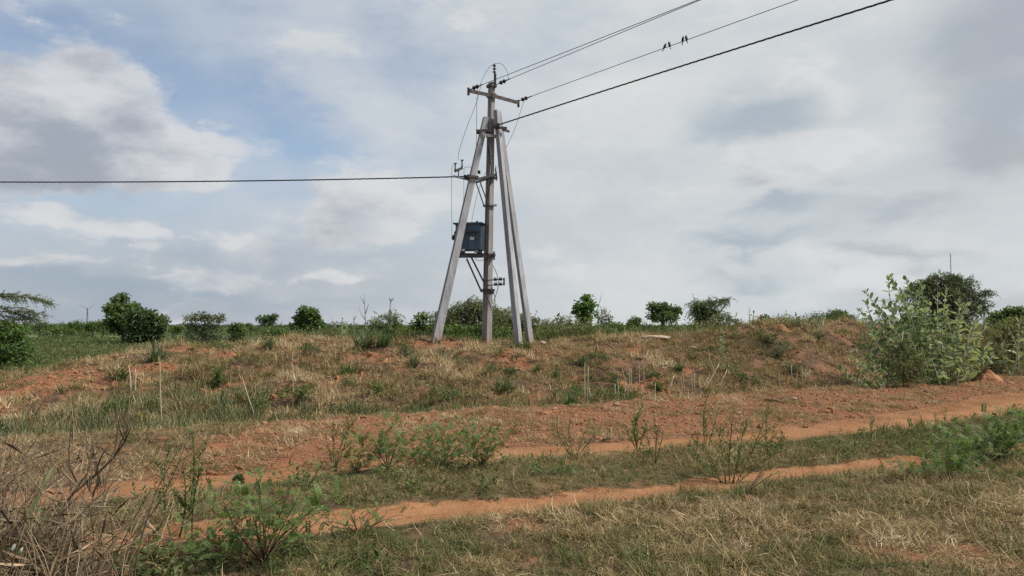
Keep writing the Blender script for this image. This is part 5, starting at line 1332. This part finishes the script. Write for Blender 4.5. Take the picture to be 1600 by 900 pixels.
# ------------------------------------------------------------------ tufts and low shrubs on the mound
TB = {k_: [blades_mesh('tuft_blades', M[k_], n_, .22, 1.0, wd, (40, 88), .16, 700 + i * 7 + len(k_), 4, .1) for i in range(3)] for k_, n_, wd in (('tuft', 90, .035), ('tuft_green', 90, .035), ('straw', 70, .03))}
def tuft(px, py, hpx, wpx, mat, label, name='grass_tuft', cat='grass tuft', group='tufts on the mound', Y=None):
    b0 = gnd(px, py) if Y is None else on(px, Y)
    me = TB[mat][int(px) % 3]
    o = link(name, me, None, b0); k_ = b0.y / F_PX
    o.scale = (wpx * k_ * 1.25, wpx * k_ * 1.25, hpx * k_ * 1.15); o.rotation_euler = (0, 0, px * .7)
    return tag(o, label, cat, group)
def shrubby(px, py, hpx, wpx, mat, label, n=260, leaf=.09, seed=0, name='low_shrub', Y=None):
    b0 = gnd(px, py) if Y is None else on(px, Y); k_ = b0.y / F_PX
    W_, H_ = wpx * k_, hpx * k_
    g = np.random.default_rng(800 + seed); o = empty(name, b0, label, 'shrub', 'low shrubs on the mound'); m = MB(); lv = Leaves()
    for i in range(16):
        a = g.uniform(0, 6.28); e = g.uniform(.25, 1.45)
        tip = b0 + Vector((math.cos(a) * math.cos(e) * W_ * .5, math.sin(a) * math.cos(e) * W_ * .4, math.sin(e) * H_)); pts = curve_pts(b0, tip, .12, g, 3)
        m.tube(pts, [.008, .006, .005, .003], 3, False)
        k2 = n // 16; t = g.uniform(.3, 1.05, k2); c = np.array([np.array(b0.lerp(tip, tt)) for tt in t]) + g.normal(size=(k2, 3)) * np.array([.07, .07, .05]) * W_
        c[:, 2] = np.maximum(c[:, 2], b0.z + .02)
        lv.add(c, unit(k2, g) + (c - np.array(b0)) / max(H_, .1) * .8, unit(k2, g) * .7 + (0, 0, .8), leaf * g.uniform(.6, 1.3, k2), leaf * .4 * g.uniform(.7, 1.3, k2))
    m.build('stem', M['stem_green'], o); lv.build('foliage', M[mat], o); return o
tuft(243, 566, 32, 46, 'tuft', 'large grey green spiky tuft on the left shoulder of the mound')
tuft(568, 545, 30, 52, 'tuft', 'largest spiky grey green tuft on the crest left of the poles')
tuft(600, 540, 22, 30, 'tuft_green', 'green tuft right beside the largest spiky tuft on the crest')
tuft(645, 574, 20, 24, 'tuft', 'grey green spiky tuft below the red scar left of the poles')
tuft(690, 564, 16, 24, 'tuft', 'small grey tuft just right of the red scar below the left prop')
tuft(788, 614, 26, 44, 'tuft', 'bluish green grass tuft low on the mound below the poles')
tuft(870, 592, 16, 18, 'tuft_green', 'small round green tuft on the slope right of the props')
tuft(910, 572, 18, 18, 'tuft', 'narrow grey green tuft on the upper slope right of the props')
tuft(838, 582, 14, 18, 'tuft_green', 'small green tuft directly below the right hand props')
tuft(180, 590, 22, 34, 'straw', 'pale dry tuft on the left end of the mound')
tuft(820, 548, 16, 22, 'tuft_green', 'green tuft at the foot of the right hand props')
tuft(752, 545, 12, 22, 'straw', 'short straw tuft at the foot of the upright pole')
tuft(685, 536, 10, 30, 'straw', 'short straw tuft at the foot of the left prop')
tuft(1060, 580, 14, 20, 'tuft_green', 'small green tuft above the dry stalks on the right slope')
tuft(545, 585, 16, 36, 'tuft_green', 'broad soft green tuft on the middle of the slope')
tuft(890, 648, 26, 40, 'tuft_green', 'green tuft at the top edge of the red bank under the poles', Y=14.9)
tuft(660, 642, 22, 30, 'tuft_green', 'green tuft growing at the edge of the red bank left of centre', Y=13.6)
shrubby(340, 606, 30, 42, 'leaf_mid', 'rounded green low shrub on the left slope of the mound', 300, .08, 1)
shrubby(632, 560, 20, 44, 'leaf_grey', 'dark grey low shrub on the slope under the crest tufts', 320, .07, 2)
shrubby(190, 596, 22, 30, 'leaf_dark', 'small dark shrub on the left end of the mound', 240, .07, 3)
shrubby(420, 545, 16, 34, 'leaf_dark', 'dark low shrub on the crest left of the round tree', 240, .08, 4)
shrubby(590, 618, 18, 50, 'leaf_olive', 'wide dull green shrub beside the red hollow on the slope', 320, .07, 5)
shrubby(905, 620, 16, 44, 'leaf_dark', 'dark low shrub among the dry stalks right of the poles', 280, .07, 6)
shrubby(965, 616, 14, 30, 'leaf_dark', 'small dark shrub between the pale dry stalks', 220, .07, 7)
shrubby(1030, 612, 13, 26, 'leaf_mid', 'small green shrub at the base of the right group of stalks', 220, .07, 8)
shrubby(1215, 560, 22, 50, 'leaf_grey', 'low grey green shrub on the right slope of the mound', 320, .07, 9)
shrubby(1240, 585, 16, 44, 'leaf_grey', 'greyish low shrub lower down the right slope', 260, .07, 10)
shrubby(1280, 532, 14, 40, 'leaf_grey', 'dull shrub near the right crest below the far round tree', 240, .07, 11)
shrubby(470, 628, 24, 60, 'leaf_olive', 'yellowish green shrub at the foot of the left slope', 380, .07, 12)
shrubby(180, 660, 30, 60, 'leaf_mid', 'green weed clump in the hollow at the left', 380, .08, 13)
shrubby(400, 640, 18, 40, 'leaf_mid', 'green weed clump behind the red bank at the left', 260, .07, 14)
shrubby(700, 626, 18, 60, 'leaf_mid', 'green weed patch at the foot of the mound below the left prop', 340, .06, 15)

# pale dry stalks at the foot of the mound
def stalk(px, py, tx, ty, label, group, r=.009, Y=None):
    b0 = gnd(px, py) if Y is None else on(px, Y); g = np.random.default_rng(int(px * 7 + ty))
    m = MB(); tip = at(tx, ty, b0.y + .05); r *= 1.45; m.tube(curve_pts(b0 - Vector((0, 0, .06)), tip, .035, g, 5), [r * 1.1, r * 1.05, r, r * .9, r * .75, r * .4], 5)
    return tag(m.build('dry_stalk', M['stalk'], None, b0), label, 'stalk', group)
stalk(254, 668, 250, 566, 'tallest pale dry stalk, alone at the left end of the red bank', None, .009)
stalk(458, 640, 457, 552, 'lone thin upright stalk on the slope left of centre', None, .006)
stalk(402, 655, 378, 588, 'lone pale stalk leaning left on the left slope', None, .007)
stalk(204, 610, 201, 572, 'short curved pale stalk on the left end of the mound', None, .012)
stalk(211, 612, 212, 576, 'short upright pale stalk beside the curved one at the left', None, .011)
stalk(1006, 600, 1006, 535, 'tallest thin stalk rising above the cluster right of the poles', None, .008)
stalk(1098, 612, 1124, 568, 'pale stalk leaning right, left one of a leaning pair', None, .010)
stalk(1118, 612, 1136, 578, 'pale stalk leaning right, right one of a leaning pair', None, .010)
stalk(1040, 616, 1054, 586, 'pale stalk leaning right in the middle of the stalk cluster', None, .009)
SG = 'upright dry stalks at the foot of the mound'
for (px, py, tx, ty) in [(914, 626, 914, 566), (917, 624, 920, 572), (923, 626, 921, 606), (961, 628, 961, 600), (967, 626, 965, 592), (985, 618, 983, 572), (988, 622, 986, 575), (984, 620, 972, 576), (999, 612, 998, 568), (1001, 620, 1004, 604), (1023, 626, 1024, 598), (1069, 612, 1067, 584), (1066, 616, 1064, 590),
                         (1082, 614, 1079, 580), (1086, 612, 1085, 584), (1048, 606, 1052, 588), (975, 626, 978, 596), (1094, 614, 1093, 590), (1108, 606, 1109, 584), (1238, 598, 1236, 570), (1254, 604, 1253, 572), (1257, 602, 1259, 578), (1219, 606, 1217, 582), (1244, 606, 1246, 584)]:
    stalk(px, py, tx, ty, 'straight pale dry stalk standing at the foot of the mound right of the poles', SG, .008)

# ------------------------------------------------------------------ stones and small things
def stone(px, py, wpx, hpx, label, mat='stone', name='stone', cat='stone', group='pale stones', seed=0, Y=None, depth=.8, sink=.15):
    b0 = gnd(px, py) if Y is None else on(px, Y); k_ = b0.y / F_PX
    o = link(name, stone_mesh(name, M[mat], 50 + seed, 2, .14), None, b0 + Vector((0, 0, hpx * k_ * (.5 - sink))))
    o.scale = (wpx * k_ / 1.05, wpx * k_ * depth, hpx * k_ / .62); o.rotation_euler = (0, 0, seed * 1.3)
    return tag(o, label, cat, group)
o = stone(1022, 531, 44, 9, 'large flat pale stone slab lying on the crest right of the poles', name='stone_slab', seed=1, depth=.6); o.rotation_euler.z = 0
o = stone(1080, 546, 18, 6, 'small flat pale slab on the slope right of the large slab', name='stone_slab', seed=2, depth=.6); o.rotation_euler.z = 0
stone(848, 539, 14, 8, 'pale stone lying just right of the right hand props', seed=3)
stone(1241, 626, 12, 8, 'pale squarish stone on the red bank right of centre', seed=4)
stone(867, 640, 9, 4, 'small pale stone on the red bank below the poles', seed=5)
stone(993, 649, 9, 5, 'small pale stone on the bank below the dry stalks', seed=6)
stone(963, 634, 10, 4, 'flat pale stone at the upper edge of the bank under the stalks', seed=7)
stone(1155, 648, 9, 6, 'small pale stone in the middle of the red bank', seed=8)
stone(497, 577, 9, 5, 'small whitish stone on the slope left of the poles', seed=9)
stone(413, 687, 6, 5, 'small pale stone on the left part of the red bank', seed=10)
stone(755, 549, 10, 4, 'small pale stone on the mound below the upright pole', seed=11)
o = stone(1560, 541, 22, 5, 'flat pale stone slab seen between the milkweeds at the right', name='stone_slab', seed=12, Y=25.5, depth=.6); o.rotation_euler.z = 0
stone(1480, 596, 9, 4, 'small white scrap lying at the foot of the big milkweed', 'white_paint', 'litter_scrap', 'litter', None, 13)
m = MB()
def earth_heap(px, Y, wpx, hpx, label, seed):
    b0 = on(px, Y); k_ = Y / F_PX; g = np.random.default_rng(seed); V, Fq = [], []
    n, rr = 44, 18
    for j in range(rr + 1):
        t = j / rr
        for i in range(n):
            a = 2 * math.pi * i / n; nz_ = 1 + .28 * math.sin(a * 3 + seed) * t + g.normal() * .05 + .5 * float(fbm(math.cos(a) * 2 + seed, math.sin(a) * 2, 3, seed + 9)) * t
            V.append((math.cos(a) * wpx * k_ * .5 * t * nz_, math.sin(a) * wpx * k_ * .42 * t * nz_, hpx * k_ * ((1 - t ** 1.1) * (1 + .9 * float(fbm(math.cos(a) * t * 3 + seed, math.sin(a) * t * 3, 3, seed)) + g.normal() * .05)) - .06))
    for j in range(rr):
        for i in range(n):
            a, c = j * n + i, j * n + (i + 1) % n; Fq.append((a, a + n, c + n, c))
    return tag(link('earth_heap', np_mesh('earth_heap', V, Fq, M['red_stone'], True), None, b0), label, 'earth heap', 'heaps of red earth')
earth_heap(1535, 20.9, 50, 28, 'reddish brown earth heap at the right foot of the big milkweed', 3)
earth_heap(1218, 24.6, 34, 12, 'dark red earth hump on the right crest', 5)
m = MB(); p = gnd(1195, 627); q = gnd(1225, 632); m.tube([p + Vector((0, 0, .03)), p.lerp(q, .5) + Vector((0, 0, .05)), q + Vector((0, 0, .03))], [.022, .02, .012], 6)
tag(m.build('stick', M['twig_dark'], None, p), 'dark broken stick lying on the red bank', 'stick')
m = MB(); p = gnd(941, 690); q = gnd(978, 688); m.tube([p + Vector((0, 0, .02)), p.lerp(q, .5) + Vector((0, 0, .04)), q + Vector((0, 0, .02))], [.014, .016, .008], 6)
tag(m.build('stick', M['twig_dark'], None, p), 'thin dark stick lying on the far wheel rut', 'stick')
b0 = gnd(525, 738); m = MB(); m.tube([b0 - Vector((0, 0, .03)), b0 + Vector((0.0, 0, .18))], [.016, .014], 6)
tag(m.build('wood_stub', M['twig_dark'], None, b0), 'short dark upright stub at the edge of the far wheel rut', 'stub')
b0 = gnd(372, 757); g = np.random.default_rng(3); o = empty('dark_plant', b0, 'small dark green rounded plant at the edge of the far wheel rut', 'plant'); lv = Leaves()
k_ = 150; c = np.array(b0) + np.abs(unit(k_, g)) * np.array([1, 1, 1]) * np.sign(np.stack([g.normal(size=k_), g.normal(size=k_), np.ones(k_)], 1)) * np.array([.055, .05, .105]) * g.uniform(.6, 1, (k_, 1))
lv.add(c, unit(k_, g) + (c - np.array(b0)) * 8, unit(k_, g) + (0, 0, .6), .04, .024); lv.build('foliage', M['leaf_black'], o)
m = MB(); m.tube([b0 - Vector((0, 0, .02)), b0 + Vector((0, 0, .07))], .008, 5); m.build('stem', M['stem_green'], o)

# ------------------------------------------------------------------ plants beside the wheel ruts
def pinnate_mesh(name, mat, seed, pairs=8):
    """one feathery leaf of unit length along +X: a rachis with leaflets"""
    g = np.random.default_rng(seed); cs, ds, ns = [], [], []
    for i in range(pairs):
        t = .16 + .82 * i / pairs; z = -.16 * t * t
        for s in (-1, 1): cs.append((t, 0, z)); ds.append((.42, s, .10 * g.normal() + .18)); ns.append((0, 0, 1))
    cs.append((1, 0, -.16)); ds.append((1, 0, -.2)); ns.append((0, 0, 1)); n = len(cs)
    V, Fq = leaf_arrays(cs, ds, ns, .27 * g.uniform(.85, 1.1, n), .125, .05)
    o_ = len(V); R_ = []
    for i in range(4):
        t = i / 3; z = -.16 * t * t; V = np.concatenate([V, [[t, -.008, z], [t, .008, z]]])
        if i: R_.append((o_ + 2 * i - 2, o_ + 2 * i - 1, o_ + 2 * i + 1)); R_.append((o_ + 2 * i - 2, o_ + 2 * i + 1, o_ + 2 * i))
    return np_mesh(name, V, np.concatenate([Fq, R_]), mat)
FERN = {k_: [pinnate_mesh('leaf', M[k_], 950 + i, 7 + i) for i in range(3)] for k_ in ('leaf_fern', 'leaf_yellow', 'leaf_mid')}

def fern_plant(name, label, bpx, bpy, tips, leaf, mat, seed, Y=None, limit=300, gap=.055, stem='stem_red', group='feathery leaved plants beside the wheel ruts', spread=.25, r=.007, extra=(1, 12)):
    g = np.random.default_rng(seed); b0 = gnd(bpx, bpy) if Y is None else on(bpx, Y)
    o = empty(name, b0, label, 'plant', group); items = []
    tips = tips + [(tx + g.normal() * extra[1], ty + g.normal() * extra[1] * .6) for tx, ty in tips for _ in range(extra[0])]
    for k_, (tx, ty) in enumerate(tips):
        tip = at(tx, ty, b0.y + g.uniform(-spread, spread)); gz = hz(tip.x, tip.y)
        if tip.z < gz + .03: tip.z = gz + .03
        pts = curve_pts(b0, tip, .10, g, 5); m = MB()
        m.tube(pts, list(np.linspace(r, r * .35, 6)), 5)
        L = (tip - b0).length; n = max(3, int(L / gap))
        for i in range(n):
            t = .38 + .64 * (i + g.uniform(0, .6)) / n; t = min(t, .999); q = t * 5; j = min(int(q), 4); p = pts[j].lerp(pts[j + 1], q - j); ax = (pts[j + 1] - pts[j]).normalized()
            if g.uniform() < .35:   # short side twig
                sd = Vector((g.normal(), g.normal(), g.uniform(0, .8))).normalized(); e_ = p + (ax * .6 + sd).normalized() * g.uniform(.05, .16)
                m.tube([p, e_], [r * .35, r * .2], 4, False); p = e_
            a = (i % 2) * math.pi + g.normal() * .8
            sd = ax.cross(Vector((0, 0, 1)) if abs(ax.z) < .9 else Vector((1, 0, 0))).normalized(); sd.rotate(Matrix.Rotation(a, 3, ax))
            d = ax * .45 + sd + Vector((0, 0, .25 + .3 * g.normal()))
            items.append((leaf_matrix(p, d, Vector((g.normal() * .3, g.normal() * .3 - .25, 1)), leaf * g.uniform(.7, 1.25)), p.y))
        m.build('stem', M[stem], o)
    put_leaves(o, items, limit, FERN[mat], mat)
    return o
fern_plant('feathery_plant', 'largest feathery leaved plant with red stems, in the left foreground', 412, 882, [(300, 815), (322, 790), (345, 770), (372, 765), (400, 745), (435, 765), (470, 770), (505, 778), (525, 775), (330, 835), (290, 842), (360, 805), (420, 790), (455, 800), (490, 812), (385, 828), (345, 862), (320, 860), (440, 835), (405, 810), (275, 862), (470, 845)], .088, 'leaf_fern', 11, None, 300, .060, spread=.5, r=.005)
fern_plant('feathery_plant', 'small feathery plant spilling onto the near wheel rut right of the largest one', 560, 835, [(520, 815), (545, 800), (575, 798), (600, 812), (530, 830), (580, 826)], .075, 'leaf_fern', 12)
fern_plant('feathery_plant', 'low feathery plant against the near grass left of the near wheel rut', 250, 880, [(205, 862), (228, 858), (255, 860), (282, 864), (185, 872), (310, 876), (240, 870)], .085, 'leaf_fern', 13)
fern_plant('feathery_plant', 'bushy bright green feathery plant in the middle strip below the poles', 690, 728, [(640, 690), (655, 675), (670, 662), (690, 668), (705, 660), (722, 672), (738, 690), (650, 705), (672, 695), (700, 690), (722, 702), (745, 708), (680, 710), (635, 712)], .10, 'leaf_fern', 14, None, 300, .080, 'stem_green', extra=(2, 26), spread=.6, r=.004)
fern_plant('feathery_plant', 'dull green feathery plant left of the bushy bright one in the middle strip', 606, 735, [(580, 690), (590, 672), (605, 665), (622, 672), (570, 705), (630, 690), (600, 700), (615, 706)], .10, 'leaf_mid', 15, None, 300, .080, 'stem_green', extra=(2, 26), spread=.6, r=.004)
fern_plant('feathery_plant', 'yellowing feathery plant above the far wheel rut at left centre', 556, 735, [(540, 690), (552, 678), (566, 682), (575, 700), (535, 705), (560, 712), (578, 716)], .085, 'leaf_yellow', 16, None, 300, .080, 'stem_green', extra=(2, 26), spread=.6, r=.004)
fern_plant('feathery_plant', 'feathery plant with a tall dry seed stem right of the bushy bright one', 752, 728, [(742, 690), (760, 680), (775, 690), (790, 672), (735, 705), (780, 705), (765, 668)], .085, 'leaf_mid', 17, None, 300, .080, 'stem_green', extra=(2, 26), spread=.6, r=.004)
fern_plant('feathery_plant', 'sprawling feathery plant at the right edge between the wheel ruts', 1560, 722, [(1450, 690), (1475, 680), (1500, 668), (1525, 665), (1550, 655), (1575, 660), (1600, 650), (1620, 668), (1460, 705), (1490, 700), (1520, 690), (1545, 685), (1580, 685), (1605, 690), (1630, 700), (1535, 708), (1570, 705), (1480, 715)], .115, 'leaf_fern', 18, None, 300, .080, 'stem_green', extra=(2, 26), spread=.6, r=.004)
fern_plant('feathery_plant', 'dark low feathery plant covering the right end of the near wheel rut', 1475, 745, [(1415, 722), (1430, 712), (1450, 718), (1475, 710), (1500, 716), (1525, 722), (1545, 718), (1440, 732), (1465, 730), (1495, 732), (1520, 738), (1420, 738), (1560, 735)], .095, 'leaf_mid', 19, None, 300, .080, 'stem_green', extra=(2, 26), spread=.6, r=.004)
fern_plant('feathery_plant', 'slender feathery seedling rising from the strip near the right edge', 1585, 700, [(1578, 632), (1592, 645), (1570, 650), (1600, 640)], .11, 'leaf_fern', 20, None, 300, .07, 'stem_green')
fern_plant('feathery_plant', 'low spread of green leaves in the middle strip at left', 480, 760, [(440, 745), (455, 735), (480, 738), (505, 740), (525, 748), (460, 752), (500, 752), (550, 745)], .07, 'leaf_fern', 21, None, 300, .045, 'stem_green')
fern_plant('feathery_plant', 'low spread of green leaves in the middle strip under the poles', 855, 742, [(820, 728), (840, 722), (865, 722), (885, 728), (905, 735), (835, 736), (875, 738)], .06, 'leaf_fern', 22, None, 300, .045, 'stem_green')

def leggy(name, label, bpx, bpy, stems, leaf, mat, seed, Y=None, gap=.03, stem='stem_green', group='leggy weeds beside the wheel ruts', r=.006, twigs=5, pods=0):
    """open weed: long stems with upward twigs and small narrow leaves"""
    g = np.random.default_rng(seed); b0 = gnd(bpx, bpy) if Y is None else on(bpx, Y); o = empty(name, b0, label, 'weed', group); lv = Leaves()
    for (ox, tx, ty) in stems:
        bb = b0 + Vector((ox * b0.y / F_PX, 0, 0)); bb.z = hz(bb.x, bb.y)
        tip = at(tx, ty, b0.y + g.uniform(-.25, .25)); m = MB(); pts = curve_pts(bb, tip, .09, g, 7); m.tube(pts, list(np.linspace(r, r * .3, 8)), 5)
        L = (tip - bb).length; lines = [(pts, .2)]
        for k_ in range(twigs):
            t = g.uniform(.22, .85); q = t * 7; j = min(int(q), 6); p = pts[j].lerp(pts[j + 1], q - j); ax = (pts[j + 1] - pts[j]).normalized()
            sd = Vector((g.normal(), g.normal() * .7, 0)).normalized(); e_ = p + (ax * .9 + sd * .75).normalized() * L * g.uniform(.15, .38) * (1.1 - t * .5)
            tw = curve_pts(p, e_, -.10, g, 4); m.tube(tw, list(np.linspace(r * .5, r * .2, 5)), 4, False); lines.append((tw, .1))
        m.build('stem', M[stem], o)
        for ln, t0 in lines:
            Ln = (ln[-1] - ln[0]).length; n = max(3, int(Ln / gap * 1.7)); cs, ds = [], []
            for i in range(n):
                t = t0 + (1 - t0) * (i + g.uniform()) / n; q = t * (len(ln) - 1); j = min(int(q), len(ln) - 2); p = ln[j].lerp(ln[j + 1], q - j); ax = np.array((ln[j + 1] - ln[j]).normalized())
                cs.append(np.array(p)); s_ = g.normal(size=3); ds.append(ax * .7 + s_ / np.linalg.norm(s_) * .8)
            lv.add(cs, ds, unit(n, g) * .5 + (0, 0, .8), leaf * g.uniform(.6, 1.3, n), leaf * .36 * g.uniform(.7, 1.3, n))
    lv.build('foliage', M[mat], o)
    return o
leggy('leggy_weed', 'tall two stemmed weed standing across the near rut at left', 288, 842, [(-20, 268, 690), (0, 300, 672), (12, 318, 720), (-8, 282, 715)], .042, 'leaf_fern', 101, None, .022, twigs=7, r=.008)
leggy('leggy_weed', 'tall spindly weed at left centre rising above the red bank', 522, 735, [(0, 540, 632), (0, 520, 660), (4, 552, 650), (-3, 508, 680)], .040, 'leaf_olive', 102, None, .028, twigs=6)
leggy('leggy_weed', 'candelabra shaped open weed in the strip right of the poles', 898, 720, [(0, 862, 655), (0, 893, 640), (2, 925, 650), (0, 938, 668), (-1, 878, 672)], .035, 'leaf_olive', 103, None, .04, twigs=5)
leggy('leggy_weed', 'bushy upright weed at the upper edge of the strip below the stalks', 996, 707, [(0, 985, 650), (1, 1005, 632), (0, 978, 672), (2, 1012, 655), (0, 995, 645)], .045, 'leaf_fern', 104, None, .024, twigs=6)
leggy('leggy_weed', 'slim upright weed just right of the bushy one below the stalks', 1024, 726, [(0, 1022, 650), (0, 1038, 672), (0, 1012, 680), (0, 1030, 660)], .032, 'leaf_olive', 105, None, .04, twigs=5)
leggy('leggy_weed', 'widest open weed, standing across the near rut right of centre', 1140, 756, [(-14, 1098, 690), (-6, 1112, 640), (0, 1148, 640), (6, 1170, 650), (10, 1205, 628), (-10, 1080, 700), (4, 1160, 690), (12, 1218, 700)], .038, 'leaf_olive', 106, None, .03, twigs=8, r=.007)
leggy('leggy_weed', 'tall thin weed at the far rut behind the widest open weed', 1103, 700, [(0, 1112, 606), (0, 1098, 640), (3, 1125, 630)], .040, 'leaf_olive', 107, None, .035, twigs=6)
leggy('leggy_weed', 'thin upright weed right of the widest open weed', 1200, 716, [(0, 1199, 628), (0, 1212, 660), (0, 1188, 670), (4, 1222, 680)], .034, 'leaf_olive', 108, None, .035, twigs=5)
leggy('leggy_weed', 'leaning dark stem at the lower right of the widest open weed', 1166, 772, [(0, 1194, 732), (0, 1200, 720), (0, 1215, 738)], .03, 'leaf_olive', 109, None, .06, twigs=2, stem='twig_dark')
leggy('leggy_weed', 'tiny upright seedling on the upper rut at right', 1362, 670, [(0, 1362, 648), (0, 1365, 652)], .045, 'leaf_mid', 110, None, .03, twigs=2)
leggy('leggy_weed', 'thin bent stem at the right end of the near rut', 1384, 735, [(0, 1364, 692), (0, 1372, 712)], .025, 'leaf_olive', 111, None, .08, twigs=1, stem='twig_dark')
leggy('leggy_weed', 'pair of slim shoots in the strip towards the right', 1462, 668, [(0, 1458, 644), (14, 1478, 640), (-16, 1440, 652)], .05, 'leaf_mid', 112, None, .03, twigs=1)
leggy('leggy_weed', 'low open weed on the near rut between the two leftmost tall weeds', 215, 852, [(0, 170, 800), (0, 195, 790), (0, 228, 815), (0, 250, 820), (0, 150, 828)], .04, 'leaf_olive', 113, None, .05, twigs=4)
leggy('leggy_weed', 'dry seeded stem standing on the bank left of the upright pole', 742, 695, [(0, 741, 632), (2, 748, 650), (-3, 736, 656)], .03, 'straw', 114, None, .05, twigs=3, stem='stalk')
leggy('leggy_weed', 'small weed on the far rut below the right hand props', 872, 690, [(0, 862, 660), (0, 880, 662), (0, 870, 650)], .03, 'leaf_olive', 115, None, .04, twigs=3)
leggy('leggy_weed', 'yellow flowered weed in the hollow at the far left', 222, 672, [(0, 224, 640), (-8, 212, 646), (6, 234, 650)], .07, 'leaf_yellow', 116, None, .05, twigs=2)

# dry bush in the left foreground, with a broken green stalk and a white butterfly
def dry_bush():
    g = np.random.default_rng(42); b0 = on(10, 4.75)
    o = empty('dry_bush', b0, 'tangled dry brown bush filling the left foreground corner', 'bush')
    tw, lv = MB(), Leaves()
    for i in range(900):
        bx = b0 + Vector((g.normal() * .40 - .16, g.normal() * .28, 0)); bx.z = hz(bx.x, bx.y)
        a = g.normal() * .44 + .02; h = g.uniform(.5, 1.25) * (1.0 if g.uniform() < .7 else .55)
        d = Vector((math.sin(a), g.normal() * .30, math.cos(a))).normalized(); p = bx - Vector((0, 0, .03)); pts = [p.copy()]
        cv = Vector((g.normal() * .16, g.normal() * .12, -.05 - .06 * g.uniform()))
        for s in range(6):
            p = p + d * h / 6; d = (d + cv * .9 + Vector(g.normal(size=3)) * .06).normalized(); pts.append(p.copy())
        r = g.uniform(.0020, .0046); tw.tube(pts, list(np.linspace(r, r * .35, 7)), 4, False)
        if g.uniform() < .5:
            j = int(g.integers(2, 6)); e_ = pts[j] + (d + Vector((g.normal() * .8, g.normal() * .5, .3))).normalized() * g.uniform(.1, .3)
            tw.tube(curve_pts(pts[j], e_, .2, g, 3), [r * .6, r * .5, r * .4, r * .25], 3, False)
        if g.uniform() < .75:   # dry strap leaves hanging from the stems
            j = int(g.integers(1, 6)); k_ = int(g.integers(1, 4))
            dd = np.stack([g.normal(size=k_), g.normal(size=k_) * .6, g.normal(size=k_) * .6 - .2], 1)
            lv.add(np.repeat(np.array(pts[j])[None], k_, 0), dd, unit(k_, g), g.uniform(.08, .26, k_), g.uniform(.005, .012, k_), .4)
    tw.build('stem', M['twig'], o); lv.build('dry_leaves', M['twig'], o)
    br = MB(); dl = Leaves()
    main = [at(75, 835, 4.9), at(95, 798, 5.0), at(113, 772, 5.0), at(150, 742, 5.0), at(178, 715, 5.0), at(195, 690, 4.95), at(203, 655, 4.9)]
    br.tube([on(60, 4.85)] + main, list(np.linspace(.010, .004, 8)), 6)
    for (i, ends) in ((4, (208, 648)), (4, (190, 640)), (3, (168, 700)), (3, (128, 690)), (2, (112, 660)), (5, (205, 668)), (5, (186, 655)), (2, (130, 655)), (3, (140, 672))):
        e_ = at(*ends, 4.9 + g.normal() * .12); br.tube(curve_pts(main[i], e_, .16, g, 4), [.005, .0045, .004, .003, .002], 4)
        for q in range(2):
            c = main[i].lerp(e_, g.uniform(.4, .9)); f_ = c + Vector((g.normal() * .06, g.normal() * .04, g.uniform(.06, .16))); br.tube(curve_pts(c, f_, .25, g, 3), [.003, .0028, .002, .0014], 4)
    for k_ in range(14):
        p = main[3] + Vector((g.normal() * .05, g.normal() * .03, .02)); dl.add([np.array(p)], [(g.normal() * .25 - .05, g.normal() * .2, -1)], [(0, -1, 0)], g.uniform(.08, .17), .011, .3)
    br.build('branch', M['twig_dark'], o); dl.build('hanging_leaves', M['straw'], o)
    m = MB(); m.tube([on(22, 4.7), at(45, 805, 4.75), at(62, 770, 4.8), at(82, 730, 4.85)], [.016, .015, .013, .008], 7); m.build('green_stalk', M['stem_green'], o)
    lv = Leaves()
    for i in range(26):
        p = at(70 + g.normal() * 22, 860 + g.normal() * 26, 4.75 + g.normal() * .1); lv.add([np.array(p)], [(g.normal(), -.4, .5)], [(0, -.4, 1)], .05, .03)
    lv.build('green_leaves', M['leaf_fern'], o)
dry_bush()
bp = at(24, 858, 4.05)
m = MB(); m.tube([on(10, 4.2) - Vector((0, 0, .03)), at(18, 885, 4.12), bp + Vector((0, .01, -.012)), bp + Vector((.03, .03, .12))], [.004, .0035, .003, .0015], 5)
m.build('stem', M['twig'], next(o for o in C.objects if o.name.startswith('dry_bush')))
bf = empty('butterfly', bp, 'white butterfly resting on the dry bush in the lower left corner', 'butterfly')
m = MB(); m.tube([bp + Vector((-.008, 0, -.006)), bp + Vector((.004, 0, 0)), bp + Vector((.014, 0, .006))], [.0015, .003, .0015], 6); m.build('body', M['twig_dark'], bf)
for (dx_, dz_, w, h, yy, mt) in ((-.006, .018, .022, .036, -.006, 'petal'), (.026, .0, .014, .030, .006, 'petal'), (.018, -.012, .020, .024, .0, 'leaf_pale')):
    n = 14; cx_ = bp + Vector((dx_, yy, dz_ - .006)); V = [cx_ + Vector((0, -.002, 0))] + [cx_ + Vector((math.cos(a) * w * .5 + math.sin(a) * h * .2, yy * .3 * math.cos(a), math.sin(a) * h * .5)) for a in np.linspace(0, 2 * math.pi, n, endpoint=False)]
    m = MB(); m.add(V, [(0, 1 + i, 1 + (i + 1) % n) for i in range(n)]); m.build('wing', M[mt], bf)
# small yellow flowers at the foot of the largest feathery plant
for i, (px, py, lb) in enumerate(((431, 872, 'tiny pale yellow flower at the foot of the largest feathery plant'), (219, 648, 'tiny yellow flower in the hollow at the far left'))):
    b0 = gnd(px, py + 14); t0 = at(px, py, b0.y); o = empty('yellow_flower', b0, lb, 'flower', 'yellow flowers'); m = MB(); m.tube([b0, t0], .002, 4); m.build('stem', M['stem_green'], o)
    g = np.random.default_rng(i); lv = Leaves(); s_ = .02 * b0.y / 5
    lv.add(np.repeat(np.array(t0)[None], 6, 0), [(math.cos(a), -.3, math.sin(a)) for a in np.arange(6) * 1.05], unit(6, g), s_, s_ * .7); lv.build('petals', M['yellow'], o)
